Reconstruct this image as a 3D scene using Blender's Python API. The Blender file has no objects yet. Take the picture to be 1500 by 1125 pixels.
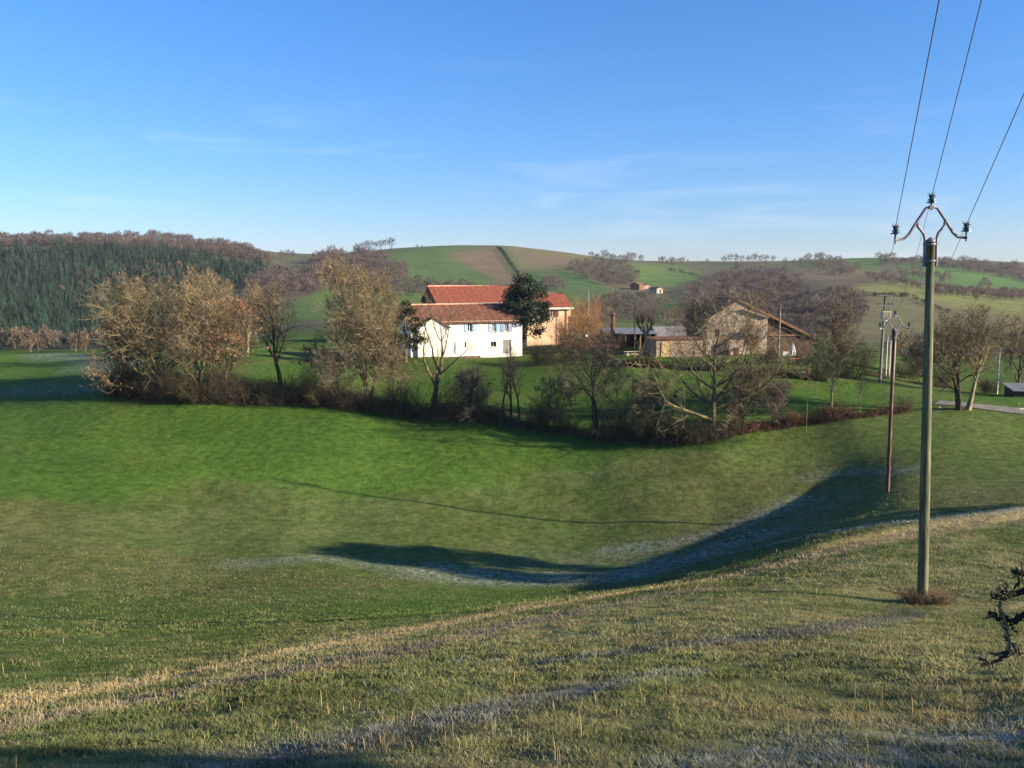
import bpy, math, random
import numpy as np
from mathutils import Vector, Matrix

SC = bpy.context.scene
COL = SC.collection
PI = math.pi
# ------------------------------------------------------------------ camera model (photograph 1500 x 1125)
FPX = 1299.0
PITCH = math.atan((562.5 - 400.0) / FPX)
CP, SP = math.cos(PITCH), math.sin(PITCH)

def ray(u, v):
    xc = (np.asarray(u, float) - 750.0) / FPX
    yc = (562.5 - np.asarray(v, float)) / FPX
    return xc, CP + yc * SP, -SP + yc * CP

def at_px(u, v, Y):
    """world point on the sight line of a photo pixel, at forward distance Y"""
    dx, dy, dz = ray(u, v)
    k = Y / dy
    return np.array([dx * k, Y + 0 * dx, dz * k])

def project(x, y, z):
    d = y * CP - z * SP
    up = y * SP + z * CP
    d = np.where(d < 0.05, 0.05, d)
    return 750.0 + FPX * x / d, 562.5 - FPX * up / d

# ------------------------------------------------------------------ numpy noise
def _hash(a, b, seed):
    n = (a * 374761393 + b * 668265263 + seed * 144269504) & 0xffffffff
    n = ((n ^ (n >> 13)) * 1274126177) & 0xffffffff
    return ((n ^ (n >> 16)) & 0xffff) / 65535.0

def vnoise(x, y, seed=0):
    xi = np.floor(x).astype(np.int64); yi = np.floor(y).astype(np.int64)
    xf = x - xi; yf = y - yi
    sx = xf * xf * (3 - 2 * xf); sy = yf * yf * (3 - 2 * yf)
    a = _hash(xi, yi, seed); b = _hash(xi + 1, yi, seed)
    c = _hash(xi, yi + 1, seed); d = _hash(xi + 1, yi + 1, seed)
    return (a + (b - a) * sx) * (1 - sy) + (c + (d - c) * sx) * sy

def fbm(x, y, seed=0, octv=4):
    s = 0; amp = 0.5; tot = 0
    for o in range(octv):
        s = s + amp * vnoise(x * 2 ** o, y * 2 ** o, seed + 17 * o); tot += amp; amp *= 0.5
    return s / tot

def sstep(a, b, x):
    t = np.clip((x - a) / (b - a), 0, 1)
    return t * t * (3 - 2 * t)

# ------------------------------------------------------------------ object helpers
def tag(o, label=None, cat=None, group=None, kind=None):
    if label: o['label'] = label
    if cat: o['category'] = cat
    if group: o['group'] = group
    if kind: o['kind'] = kind
    return o

def empty(name, loc, rz=0.0):
    o = bpy.data.objects.new(name, None)
    o.empty_display_size = 0.2
    COL.objects.link(o); o.location = loc; o.rotation_euler = (0, 0, rz)
    return o

def link(name, me, parent=None, loc=None):
    o = bpy.data.objects.new(name, me); COL.objects.link(o)
    if parent is not None: o.parent = parent
    if loc is not None: o.location = loc
    return o

def children(o):
    return [c for c in bpy.data.objects if c.parent == o]

def copy_tree(o, kids, parent=None):
    """copy of a thing and of its listed parts (kids: {object: [children]})"""
    c = o.copy(); COL.objects.link(c)
    if parent is not None: c.parent = parent
    for ch in kids.get(o, ()): copy_tree(ch, kids, c)
    return c

def kidmap(o):
    m = {}
    def rec(q):
        m[q] = list(q.children)
        for c in q.children: rec(c)
    bpy.context.view_layer.update()
    rec(o); return m

class MB:
    """collects geometry, links it as one mesh object"""
    def __init__(s): s.V = []; s.T = []; s.Q = []; s.n = 0; s.C = []
    def add(s, V, tris=None, quads=None, col=None):
        V = np.asarray(V, float).reshape(-1, 3)
        if tris is not None and len(tris): s.T.append(np.asarray(tris, np.int64).reshape(-1, 3) + s.n)
        if quads is not None and len(quads): s.Q.append(np.asarray(quads, np.int64).reshape(-1, 4) + s.n)
        s.V.append(V)
        if col is not None:
            col = np.asarray(col, float)
            if col.ndim == 1: col = np.tile(col, (len(V), 1))
            s.C.append(col)
        s.n += len(V); return s
    def box(s, x0, x1, y0, y1, z0, z1):
        V = [(x0,y0,z0),(x1,y0,z0),(x1,y1,z0),(x0,y1,z0),(x0,y0,z1),(x1,y0,z1),(x1,y1,z1),(x0,y1,z1)]
        return s.add(V, quads=[(0,3,2,1),(4,5,6,7),(0,1,5,4),(1,2,6,5),(2,3,7,6),(3,0,4,7)])
    def prism(s, pts, y0, y1):
        """polygon in the xz plane extruded along y (convex, few points)"""
        n = len(pts)
        V = [(p[0], y0, p[1]) for p in pts] + [(p[0], y1, p[1]) for p in pts]
        s.add(V, tris=[(0, i, i + 1) for i in range(1, n - 1)] + [(n, n + i + 1, n + i) for i in range(1, n - 1)],
              quads=[((i + 1) % n, i, n + i, n + (i + 1) % n) for i in range(n)])
        return s
    def slab(s, a, b, c, d, th):
        """four corners (counter-clockwise from above) thickened downwards along their normal"""
        P = [np.array(q, float) for q in (a, b, c, d)]
        nrm = np.cross(P[1] - P[0], P[3] - P[0]); nrm /= np.linalg.norm(nrm)
        V = P + [q - nrm * th for q in P]
        return s.add(V, quads=[(0,1,2,3),(7,6,5,4),(0,4,5,1),(1,5,6,2),(2,6,7,3),(3,7,4,0)])
    def tube(s, pts, rad, sides=8, cap=True):
        P = np.asarray(pts, float)[None]; R = np.broadcast_to(np.asarray(rad, float), (P.shape[1],))[None]
        V, Q = tubes(P, R, sides)
        T = []
        if cap:
            k = P.shape[1]
            T = [(0, i + 1, i) for i in range(1, sides - 1)] + [((k - 1) * sides, (k - 1) * sides + i, (k - 1) * sides + i + 1) for i in range(1, sides - 1)]
        return s.add(V, tris=T, quads=Q)
    def lathe(s, prof, sides=16, centre=(0, 0, 0)):
        n = len(prof); a = np.arange(sides) * 2 * PI / sides
        V = np.concatenate([np.stack([r * np.cos(a) + centre[0], r * np.sin(a) + centre[1], 0 * a + z + centre[2]], 1) for r, z in prof])
        Q = [(i * sides + j, i * sides + (j + 1) % sides, (i + 1) * sides + (j + 1) % sides, (i + 1) * sides + j) for i in range(n - 1) for j in range(sides)]
        return s.add(V, quads=Q)
    def mesh(s, name, mat, smooth=False):
        V = np.concatenate(s.V); me = bpy.data.meshes.new(name)
        T = np.concatenate(s.T) if s.T else np.zeros((0, 3), np.int64)
        Q = np.concatenate(s.Q) if s.Q else np.zeros((0, 4), np.int64)
        me.vertices.add(len(V)); me.vertices.foreach_set('co', V.astype(np.float32).ravel())
        nl = T.size + Q.size
        me.loops.add(nl); me.loops.foreach_set('vertex_index', np.concatenate([T.ravel(), Q.ravel()]).astype(np.int32))
        me.polygons.add(len(T) + len(Q))
        st = np.concatenate([np.arange(len(T)) * 3, T.size + np.arange(len(Q)) * 4]).astype(np.int32)
        me.polygons.foreach_set('loop_start', st)
        me.polygons.foreach_set('use_smooth', np.full(len(T) + len(Q), bool(smooth)))
        if s.C:
            C = np.concatenate(s.C)
            if C.shape[1] == 3: C = np.concatenate([C, np.ones((len(C), 1))], 1)
            at = me.color_attributes.new('tint', 'FLOAT_COLOR', 'POINT')
            at.data.foreach_set('color', C.astype(np.float32).ravel())
        me.update(calc_edges=True)
        if mat is not None:
            me.materials.append(mat)
        return me
    def build(s, name, mat, parent=None, loc=None, smooth=False):
        return link(name, s.mesh(name, mat, smooth), parent, loc)

def tubes(P, R, sides):
    """P (N,K,3) polylines, R (N,K) radii -> vertices, quads"""
    N, K, _ = P.shape
    tan = np.empty_like(P); tan[:, 1:-1] = P[:, 2:] - P[:, :-2]; tan[:, 0] = P[:, 1] - P[:, 0]; tan[:, -1] = P[:, -1] - P[:, -2]
    tan /= np.linalg.norm(tan, axis=2, keepdims=True) + 1e-12
    ref = np.where(np.abs(tan[:, :1, 2:3]) > 0.92, np.array([1.0, 0, 0]), np.array([0, 0, 1.0]))
    ref = np.broadcast_to(ref, tan.shape)
    a = np.cross(tan, ref); a /= np.linalg.norm(a, axis=2, keepdims=True) + 1e-12
    b = np.cross(tan, a)
    ang = np.arange(sides) * 2 * PI / sides
    V = P[:, :, None, :] + R[:, :, None, None] * (a[:, :, None, :] * np.cos(ang)[None, None, :, None] + b[:, :, None, :] * np.sin(ang)[None, None, :, None])
    base = (np.arange(N) * K * sides)[:, None, None] + (np.arange(K - 1) * sides)[None, :, None]
    j = np.arange(sides)[None, None, :]; j2 = (np.arange(sides) + 1)[None, None, :] % sides
    Q = np.stack([base + j, base + sides + j, base + sides + j2, base + j2], -1).reshape(-1, 4)
    return V.reshape(-1, 3), Q

# ------------------------------------------------------------------ materials
def newmat(name):
    m = bpy.data.materials.new(name); m.use_nodes = True
    nt = m.node_tree; b = nt.nodes.get('Principled BSDF')
    return m, nt, b

def lin(c):
    return tuple(((x / 255.0) / 12.92 if x / 255.0 <= 0.04045 else ((x / 255.0 + 0.055) / 1.055) ** 2.4) for x in c)

def noise_mat(name, c1, c2, scale=3.0, rough=0.8, bump=0.0, detail=6.0, c3=None, scale3=0.6, metal=0.0, spec=0.3, bdist=0.02, lo=0.35, hi=0.65, stretch=None):
    m, nt, b = newmat(name); N = nt.nodes; L = nt.links
    tc = N.new('ShaderNodeTexCoord'); no = N.new('ShaderNodeTexNoise'); no.inputs['Scale'].default_value = scale; no.inputs['Detail'].default_value = detail
    src = tc.outputs['Object']
    if stretch:
        mp = N.new('ShaderNodeMapping'); mp.inputs['Scale'].default_value = stretch; L.new(src, mp.inputs['Vector']); src = mp.outputs['Vector']
    L.new(src, no.inputs['Vector'])
    r = N.new('ShaderNodeValToRGB'); r.color_ramp.elements[0].position = lo; r.color_ramp.elements[1].position = hi
    r.color_ramp.elements[0].color = (*c1, 1); r.color_ramp.elements[1].color = (*c2, 1)
    L.new(no.outputs['Fac'], r.inputs['Fac']); out = r.outputs['Color']
    if c3 is not None:
        n3 = N.new('ShaderNodeTexNoise'); n3.inputs['Scale'].default_value = scale3; n3.inputs['Detail'].default_value = 5
        L.new(src, n3.inputs['Vector'])
        r3 = N.new('ShaderNodeValToRGB'); r3.color_ramp.elements[0].position = 0.5; r3.color_ramp.elements[1].position = 0.68
        L.new(n3.outputs['Fac'], r3.inputs['Fac'])
        mx = N.new('ShaderNodeMix'); mx.data_type = 'RGBA'
        L.new(r3.outputs['Color'], mx.inputs['Factor']); L.new(out, mx.inputs[6]); mx.inputs[7].default_value = (*c3, 1)
        out = mx.outputs[2]
    L.new(out, b.inputs['Base Color'])
    b.inputs['Roughness'].default_value = rough; b.inputs['Metallic'].default_value = metal
    b.inputs['Specular IOR Level'].default_value = spec
    if bump:
        bp = N.new('ShaderNodeBump'); bp.inputs['Strength'].default_value = bump; bp.inputs['Distance'].default_value = bdist
        L.new(no.outputs['Fac'], bp.inputs['Height']); L.new(bp.outputs['Normal'], b.inputs['Normal'])
    return m

def tint_mat(name, rough=0.9, spec=0.1, nscale=2.0, amount=0.35, trans=0.0):
    """takes its colour from the mesh's own 'tint' colours, varied by noise"""
    m, nt, b = newmat(name); N = nt.nodes; L = nt.links
    a = N.new('ShaderNodeAttribute'); a.attribute_name = 'tint'
    tc = N.new('ShaderNodeTexCoord'); no = N.new('ShaderNodeTexNoise'); no.inputs['Scale'].default_value = nscale; no.inputs['Detail'].default_value = 4
    L.new(tc.outputs['Object'], no.inputs['Vector'])
    mr = N.new('ShaderNodeMapRange'); mr.inputs['From Min'].default_value = 0.3; mr.inputs['From Max'].default_value = 0.7
    mr.inputs['To Min'].default_value = 1 - amount; mr.inputs['To Max'].default_value = 1 + amount
    L.new(no.outputs['Fac'], mr.inputs['Value'])
    vm = N.new('ShaderNodeVectorMath'); vm.operation = 'SCALE'
    L.new(a.outputs['Color'], vm.inputs[0]); L.new(mr.outputs['Result'], vm.inputs['Scale'])
    L.new(vm.outputs['Vector'], b.inputs['Base Color'])
    b.inputs['Roughness'].default_value = rough; b.inputs['Specular IOR Level'].default_value = spec
    if trans:
        t = N.new('ShaderNodeBsdfTranslucent'); L.new(vm.outputs['Vector'], t.inputs['Color'])
        ms = N.new('ShaderNodeMixShader'); ms.inputs['Fac'].default_value = trans
        out = N.get('Material Output'); L.new(b.outputs['BSDF'], ms.inputs[1]); L.new(t.outputs['BSDF'], ms.inputs[2]); L.new(ms.outputs['Shader'], out.inputs['Surface'])
    return m
# ================================================================== sun, sky, camera
SUN_EL, SUN_AL = math.radians(17.3), math.radians(17.0)
SUN = Vector((math.cos(SUN_EL) * math.cos(SUN_AL), -math.cos(SUN_EL) * math.sin(SUN_AL), math.sin(SUN_EL)))

cam = bpy.data.cameras.new('camera'); cam.sensor_width = 36.0; cam.sensor_fit = 'HORIZONTAL'
cam.lens = 36.0 * FPX / 1500.0; cam.clip_start = 0.1; cam.clip_end = 20000
camo = bpy.data.objects.new('camera', cam); COL.objects.link(camo)
camo.location = (0, 0, 0); camo.rotation_euler = (PI / 2 - PITCH, 0, 0)
SC.camera = camo

sl = bpy.data.lights.new('sun', 'SUN'); sl.energy = 5.0; sl.angle = math.radians(0.7); sl.color = (1.0, 0.83, 0.62)
so = bpy.data.objects.new('sun', sl); COL.objects.link(so); so.rotation_euler = SUN.to_track_quat('Z', 'Y').to_euler()
so.location = (60, -10, 40)

w = bpy.data.worlds.new('World'); SC.world = w; w.use_nodes = True
def build_world():
    nt = w.node_tree; N = nt.nodes; L = nt.links
    bg = N.get('Background')
    sky = N.new('ShaderNodeTexSky'); sky.sky_type = 'NISHITA'; sky.sun_disc = False
    sky.sun_elevation = SUN_EL; sky.sun_rotation = math.atan2(SUN.x, SUN.y)
    sky.altitude = 300; sky.air_density = 1.0; sky.dust_density = 0.15; sky.ozone_density = 5.0
    hs = N.new('ShaderNodeHueSaturation'); hs.inputs['Saturation'].default_value = 1.07
    tm = N.new('ShaderNodeVectorMath'); tm.operation = 'MULTIPLY'; tm.inputs[1].default_value = (0.80, 0.93, 1.10)   # the camera's white balance
    L.new(sky.outputs['Color'], tm.inputs[0]); L.new(tm.outputs['Vector'], hs.inputs['Color'])
    # thin cirrus: long streaks by direction
    tc = N.new('ShaderNodeTexCoord')
    mp = N.new('ShaderNodeMapping'); mp.inputs['Rotation'].default_value = (0, math.radians(-9), 0); mp.inputs['Scale'].default_value = (1.8, 1.8, 15.0)
    L.new(tc.outputs['Generated'], mp.inputs['Vector'])
    n1 = N.new('ShaderNodeTexNoise'); n1.inputs['Scale'].default_value = 2.6; n1.inputs['Detail'].default_value = 7; n1.inputs['Distortion'].default_value = 0.6
    L.new(mp.outputs['Vector'], n1.inputs['Vector'])
    r = N.new('ShaderNodeValToRGB'); r.color_ramp.elements[0].position = 0.55; r.color_ramp.elements[1].position = 0.85
    L.new(n1.outputs['Fac'], r.inputs['Fac'])
    sp = N.new('ShaderNodeSeparateXYZ'); L.new(tc.outputs['Generated'], sp.inputs['Vector'])
    mr = N.new('ShaderNodeMapRange'); mr.inputs['From Min'].default_value = 0.0; mr.inputs['From Max'].default_value = 0.24
    mr.inputs['To Min'].default_value = 0.28; mr.inputs['To Max'].default_value = 0.0
    L.new(sp.outputs['Z'], mr.inputs['Value'])
    mu = N.new('ShaderNodeMath'); mu.operation = 'MULTIPLY'; L.new(r.outputs['Color'], mu.inputs[0]); L.new(mr.outputs['Result'], mu.inputs[1])
    mx = N.new('ShaderNodeMix'); mx.data_type = 'RGBA'; L.new(mu.outputs['Value'], mx.inputs['Factor'])
    L.new(hs.outputs['Color'], mx.inputs[6]); mx.inputs[7].default_value = (7.0, 7.4, 8.0, 1)
    m2 = N.new('ShaderNodeMapRange'); m2.inputs['From Min'].default_value = 0.0; m2.inputs['From Max'].default_value = 0.30; m2.inputs['To Min'].default_value = 1.0; m2.inputs['To Max'].default_value = 0.0
    L.new(sp.outputs['Z'], m2.inputs['Value'])
    hz = N.new('ShaderNodeMix'); hz.data_type = 'RGBA'; hz.blend_type = 'MULTIPLY'; L.new(m2.outputs['Result'], hz.inputs['Factor']); L.new(mx.outputs[2], hz.inputs[6]); hz.inputs[7].default_value = (0.94, 0.80, 0.84, 1)
    L.new(hz.outputs[2], bg.inputs['Color']); bg.inputs['Strength'].default_value = 0.078
build_world()
SC.view_settings.view_transform = 'Standard'; SC.view_settings.look = 'None'; SC.view_settings.gamma = 1.0
SC.view_settings.exposure = 1.4; SC.view_settings.use_curve_mapping = False
SC.cycles.use_denoising = True
SC.cycles.max_bounces = 6; SC.cycles.diffuse_bounces = 3; SC.cycles.transparent_max_bounces = 8

# ================================================================== terrain: height from surveyed points (photo pixel, distance)
CTRL = [
 # near slope
 (-500,1125,8.5),(0,1125,7.6),(400,1125,7.2),(750,1125,6.9),(1100,1125,6.7),(1500,1125,6.5),(1900,1090,6.5),
 (0,1070,10.5),(400,1050,10),(750,1030,10.2),(1100,1010,10.8),(1500,990,11),
 (0,1028,15),(250,992,17.5),(500,940,22),(750,893,29.5),(950,864,34),(1100,838,37),
 (400,990,14.5),(750,950,17),(1100,910,19.5),(1350,885,27),(1500,870,29),(1250,830,35),(1500,790,42),(1750,800,40),
 (0,960,22),(-300,980,20),
 # gully
 (750,845,57),(600,828,59),(450,815,60),(900,838,57),(1000,815,60),(1075,788,64),(1150,760,68),(1230,728,72.5),
 (1180,782,52),(1350,757,50),(1500,742,49),(1700,740,48),(1294,719,66),(1400,706,66),(1500,700,66),(1700,690,66),
 (250,840,54),(100,880,43),(100,810,57),(-150,850,48),
 # field beyond the gully
 (100,720,75),(300,745,74),(500,765,72),(700,775,71),(850,775,71),(1050,740,74),
 (500,720,79),(700,730,78),(900,730,77),(700,690,84),(900,690,82),
 (100,630,91),(300,660,87),(500,660,88),(700,655,89.5),(1050,690,80),(1200,660,83),(1350,640,82),(1500,640,82),
 (0,600,100),(-200,600,102),(150,590,99.5),(300,588,99.5),(500,602,97.5),(700,625,94),(880,652,90),(1050,650,85),(1250,615,88),(1400,601,90),(1500,597,92),(1700,590,95),
 (50,540,130),(150,530,130),(-200,530,140),(0,512,180),(150,512,180),(-200,508,190),
 # lawns and houses
 (400,545,116),(400,510,150),(500,555,112),(500,530,135),(600,560,116),(620,520,131),(700,560,116),(765,523,135),(850,560,112),(850,525,128),
 (950,570,106),(940,520,132),(1050,575,104),(1060,528,126),(1160,525,126),(1160,585,98),(1260,580,102),(1280,548,120),(1400,575,110),(1500,575,112),(1700,570,112),
 (800,505,150),(700,500,165),(930,511,152),(1060,510,170),(1200,515,165),(1400,540,160),(1500,540,160),
 # dip behind the plateau on the left
 (0,518,240),(150,518,240),(300,512,230),(400,492,220),(-200,515,250),
 (0,505,330),(200,500,330),(400,470,340),(450,462,360),(520,470,300),(690,485,280),(900,494,260),(1100,495,270),(1300,510,240),(1500,520,230),
 # hillsides
 (-200,460,560),(0,450,560),(200,440,560),(330,420,560),(420,425,520),(470,440,460),(600,435,520),(750,442,500),(900,470,400),(1000,470,420),
 (-200,390,800),(0,390,800),(200,385,800),(350,392,740),(430,395,760),(520,400,680),(620,398,760),(740,400,800),(850,405,800),(920,430,660),(960,422,760),(1010,402,950),
 (1100,470,380),(1100,430,560),(1150,400,820),(1250,455,400),(1250,417,560),(1350,470,380),(1350,423,560),(1500,480,380),(1500,440,560),(1700,450,560),
 (1250,410,720),(1350,414,720),(1500,424,720),(1300,396,1000),(1420,402,1000),(1500,412,1000),(1700,410,1000),
 # skylines
 (-300,354,950),(0,354,950),(120,350,980),(240,351,960),(330,362,940),(400,375,920),(450,376,1000),(500,371,1000),(560,367,1000),(620,362,1020),(740,362,1050),(850,373,1100),(950,382,1200),(1050,383,1300),(1150,384,1250),(1250,378,1300),(1330,380,1400),(1400,384,1400),(1500,389,1500),(1800,388,1500),
]
CTRL = np.array(CTRL, float)

def polar(x, y): return np.arctan2(x, y), np.log(np.maximum(np.hypot(x, y), 1e-3))
KA = 2.6
def _basis(a, s):
    return a * KA, s
def _tps(d2):
    return 0.5 * d2 * np.log(d2 + 1e-9)
def _fit():
    P = np.array([at_px(u, v, Y) for u, v, Y in CTRL])
    extra = []
    for a in np.radians([-70, -45, -20, 0, 20, 45, 70]):
        for r in (0.6, 2.0):
            extra.append((r * math.sin(a), r * math.cos(a), -1.65 - 0.29 * r * math.cos(a)))
    for a in np.radians([-70, -50, 50, 70]):
        for r, zz in ((8, -0.24), (25, -0.27), (70, -0.17), (160, -0.09), (350, -0.06), (1000, 0.0)):
            extra.append((r * math.sin(a), r * math.cos(a), -1.65 * (r < 30) + zz * r))
    for u in np.arange(-400, 2000, 150):
        a = math.atan((u - 750) / FPX)
        for r, k in ((2000, -0.02), (3500, -0.03)):
            extra.append((r * math.sin(a), r * math.cos(a), k * r))
    P = np.concatenate([P, np.array(extra)])
    a, s = polar(P[:, 0], P[:, 1]); W = (P[:, 2] + 1.65) / np.exp(s)
    X, S = _basis(a, s); n = len(X)
    D2 = (X[:, None] - X[None]) ** 2 + (S[:, None] - S[None]) ** 2
    A = np.zeros((n + 3, n + 3)); A[:n, :n] = _tps(D2) + np.eye(n) * 0.006
    Pm = np.stack([np.ones(n), X, S], 1); A[:n, n:] = Pm; A[n:, :n] = Pm.T
    sol = np.linalg.solve(A, np.concatenate([W, np.zeros(3)]))
    return X, S, sol
_X, _S, _SOL = _fit()

def ground(x, y, micro=True):
    x = np.atleast_1d(np.asarray(x, float)); y = np.atleast_1d(np.asarray(y, float))
    a, s = polar(x, y); r = np.exp(s)
    ac = np.clip(a, -1.25, 1.25); sc = np.clip(s, -0.5, math.log(3500))
    X, S = _basis(ac, sc); out = np.empty_like(X); n = len(_X)
    for i in range(0, len(X), 20000):
        d2 = (X[i:i+20000, None] - _X[None]) ** 2 + (S[i:i+20000, None] - _S[None]) ** 2
        out[i:i+20000] = _tps(d2) @ _SOL[:n] + _SOL[n] + _SOL[n+1] * X[i:i+20000] + _SOL[n+2] * S[i:i+20000]
    back = sstep(1.5, 2.6, np.abs(a))
    out = out * (1 - back) + 0.04 * back
    z = out * r - 1.65
    if micro:
        near = 1 - sstep(60, 160, r)
        z = z + near * (0.11 * (fbm(x / 2.3, y / 2.3, 5, 3) - 0.5) + 0.07 * (fbm(x / 0.55, y / 0.55, 9, 3) - 0.5) * (1 - sstep(25, 60, r)))
        if TERRACES: z = z + terrace_steps(x, y)
        z = z + 0.9 * (fbm(x / 22.0, y / 22.0, 21, 3) - 0.5) * sstep(10, 40, r) * (1 - sstep(110, 300, r)) * 0.25
        z = z + 5.0 * (fbm(x / 130.0, y / 130.0, 33, 4) - 0.5) * sstep(380, 800, r)
    return z

TERRACES = []
def terrace_steps(x, y):
    out = np.zeros_like(x)
    for pts, hgt, wid in TERRACES:
        for a, b in zip(pts[:-1], pts[1:]):
            e = b - a; L = np.hypot(*e); nx, ny = -e[1] / L, e[0] / L          # positive side = downhill, away
            t = ((x - a[0]) * e[0] + (y - a[1]) * e[1]) / L; d = (x - a[0]) * nx + (y - a[1]) * ny
            ends = sstep(-1.2, .4, t) * (1 - sstep(L - .4, L + 1.2, t))
            lip = np.exp(-(d + wid) ** 2 / (2 * (1.1) ** 2))                 # raised lip above the drop, easing back uphill
            up = np.where(d < 0, np.exp(-(d / 2.4) ** 2), 1 - sstep(0, wid, d))
            out = np.maximum(out, hgt * ends * up)
    return out

def gz(x, y): return float(ground(x, y)[0])

def hit(u, v, near=3.0, far=3300.0):
    """first point where a pixel's sight line meets the terrain"""
    dx, dy, dz = ray(u, v)
    Y = np.exp(np.linspace(math.log(near), math.log(far), 1500)); k = Y / dy
    g = ground(dx * k, Y) - dz * k
    i = np.argmax(g > 0)
    if g[i] <= 0: i = len(Y) - 1
    if i > 0:
        t = g[i-1] / (g[i-1] - g[i] + 1e-12); Yh = Y[i-1] + t * (Y[i] - Y[i-1])
    else: Yh = Y[0]
    kk = Yh / dy
    return np.array([dx * kk, Yh, gz(dx * kk, Yh)])

def hits(U, Vv):
    """vectorised coarse version for scatter"""
    U = np.asarray(U, float); Vv = np.asarray(Vv, float)
    Y = np.exp(np.linspace(math.log(100.0), math.log(2500.0), 260))
    out = np.zeros((len(U), 3)); ok = np.zeros(len(U), bool)
    for i in range(0, len(U), 64):
        dx, dy, dz = ray(U[i:i+64], Vv[i:i+64])
        k = Y[None] / dy[:, None]
        g = ground((dx[:, None] * k).ravel(), np.broadcast_to(Y, k.shape).ravel()).reshape(k.shape) - dz[:, None] * k
        j = np.argmax(g > 0, 1); good = g[np.arange(len(j)), j] > 0
        j1 = np.maximum(j, 1); g0 = g[np.arange(len(j)), j1 - 1]; g1 = g[np.arange(len(j)), j1]
        t = np.clip(g0 / (g0 - g1 + 1e-9), 0, 1); Yh = Y[j1-1] + t * (Y[j1] - Y[j1-1])
        kk = Yh / dy
        out[i:i+64, 0] = dx * kk; out[i:i+64, 1] = Yh; ok[i:i+64] = good
    out[:, 2] = ground(out[:, 0], out[:, 1])
    return out[ok], ok

def at(u, Y, v0=520.0):
    """ground point under photo column u at forward distance Y"""
    v = v0
    for _ in range(6):
        dx, dy, dz = ray(u, v); x = dx / dy * Y; z = gz(x, Y); _, v = project(x, Y, z)
    return np.array([x, Y, z])

def poly_sd(U, Vv, poly):
    """signed distance (px, + inside) to a polygon"""
    P = np.asarray(poly, float); n = len(P)
    d = np.full(U.shape, 1e9); ins = np.zeros(U.shape, bool)
    for i in range(n):
        a = P[i]; b = P[(i + 1) % n]; e = b - a
        t = np.clip(((U - a[0]) * e[0] + (Vv - a[1]) * e[1]) / (e @ e + 1e-9), 0, 1)
        d = np.minimum(d, np.hypot(U - a[0] - t * e[0], Vv - a[1] - t * e[1]))
        cond = (a[1] > Vv) != (b[1] > Vv)
        xs = a[0] + (Vv - a[1]) * e[0] / (e[1] if abs(e[1]) > 1e-9 else 1e-9)
        ins ^= cond & (U < xs)
    return np.where(ins, d, -d)

def line_d(x, y, pts):
    d = np.full(x.shape, 1e9)
    for a, b in zip(pts[:-1], pts[1:]):
        a = np.asarray(a[:2]); b = np.asarray(b[:2]); e = b - a
        t = np.clip(((x - a[0]) * e[0] + (y - a[1]) * e[1]) / (e @ e + 1e-9), 0, 1)
        d = np.minimum(d, np.hypot(x - a[0] - t * e[0], y - a[1] - t * e[1]))
    return d
# ================================================================== what grows where (real land use, kept on the terrain itself)
TRACK_A = [hit(u, v) for u, v in ((-60,1042),(0,1030),(250,992),(500,942),(750,894),(950,864),(1100,838),(1240,800),(1380,772),(1500,752))]
TRACK_B = [hit(u, v) for u, v in ((-60,1078),(0,1062),(250,1018),(450,982),(620,945),(750,916),(900,886),(1030,862))]
FROST_LINES = [([hit(u, v) for u, v in ((640,838),(760,850),(900,846),(1020,815),(1110,782))], 2.6, 1.0),
               ([hit(u, v) for u, v in ((1030,812),(1180,786),(1340,766),(1500,748))], 0.9, 0.8),
               ([hit(u, v) for u, v in ((360,826),(460,818),(640,836))], 1.4, 0.6),
               ([hit(u, v) for u, v in ((860,962),(1050,942),(1180,925),(1310,905))], 0.4, 0.3),
               ([hit(u, v) for u, v in ((330,1118),(560,1075),(760,1030),(1000,985))], 0.45, 0.5),
               ([hit(u, v) for u, v in ((1080,1130),(1250,1108),(1400,1090),(1560,1075))], 0.6, 0.8),
               ([hit(u, v) for u, v in ((60,520),(150,524),(158,545))], 4.0, 0.9),
               ([hit(u, v) for u, v in ((0,572),(70,571),(150,565))], 3.0, 0.55),
               ([hit(u, v) for u, v in ((1180,700),(1240,690),(1330,688))], 1.2, 0.5),
               ([hit(u, v) for u, v in ((900,806),(980,798),(1050,784),(1110,760),(1170,732))], 1.5, 0.75)]
for ln, hg in ((((900,1000),(760,1032),(610,1072),(430,1108)), .05), (((1010,848),(1180,808),(1330,775),(1520,752)), .22)):
    TERRACES.append(([hit(u, v)[:2] for u, v in ln], hg, .5))
for t_ in TERRACES: t_[0].reverse()
SHADE_A = [hit(u, v) for u, v in ((1335,896),(1300,908),(1180,926),(1000,946),(850,964),(800,970))]  # shaded band left of the near pole, painted into the ground
DARK_B = [hit(u, v) for u, v in ((880,1004),(760,1032),(640,1062),(560,1082),(430,1112))]  # dark strip lower down the slope
DARK_C = [hit(u, v) for u, v in ((620,946),(560,958),(480,972),(400,990))]  # short dark strip beside the track
G_BRIGHT = (0.064, 0.122, 0.019); G_LAWN = (0.060, 0.115, 0.018); G_OLIVE = (0.092, 0.130, 0.036); G_ROUGH = (0.172, 0.180, 0.076)
STRAW = (0.34, 0.27, 0.13); EARTH = (0.10, 0.075, 0.05)
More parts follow.
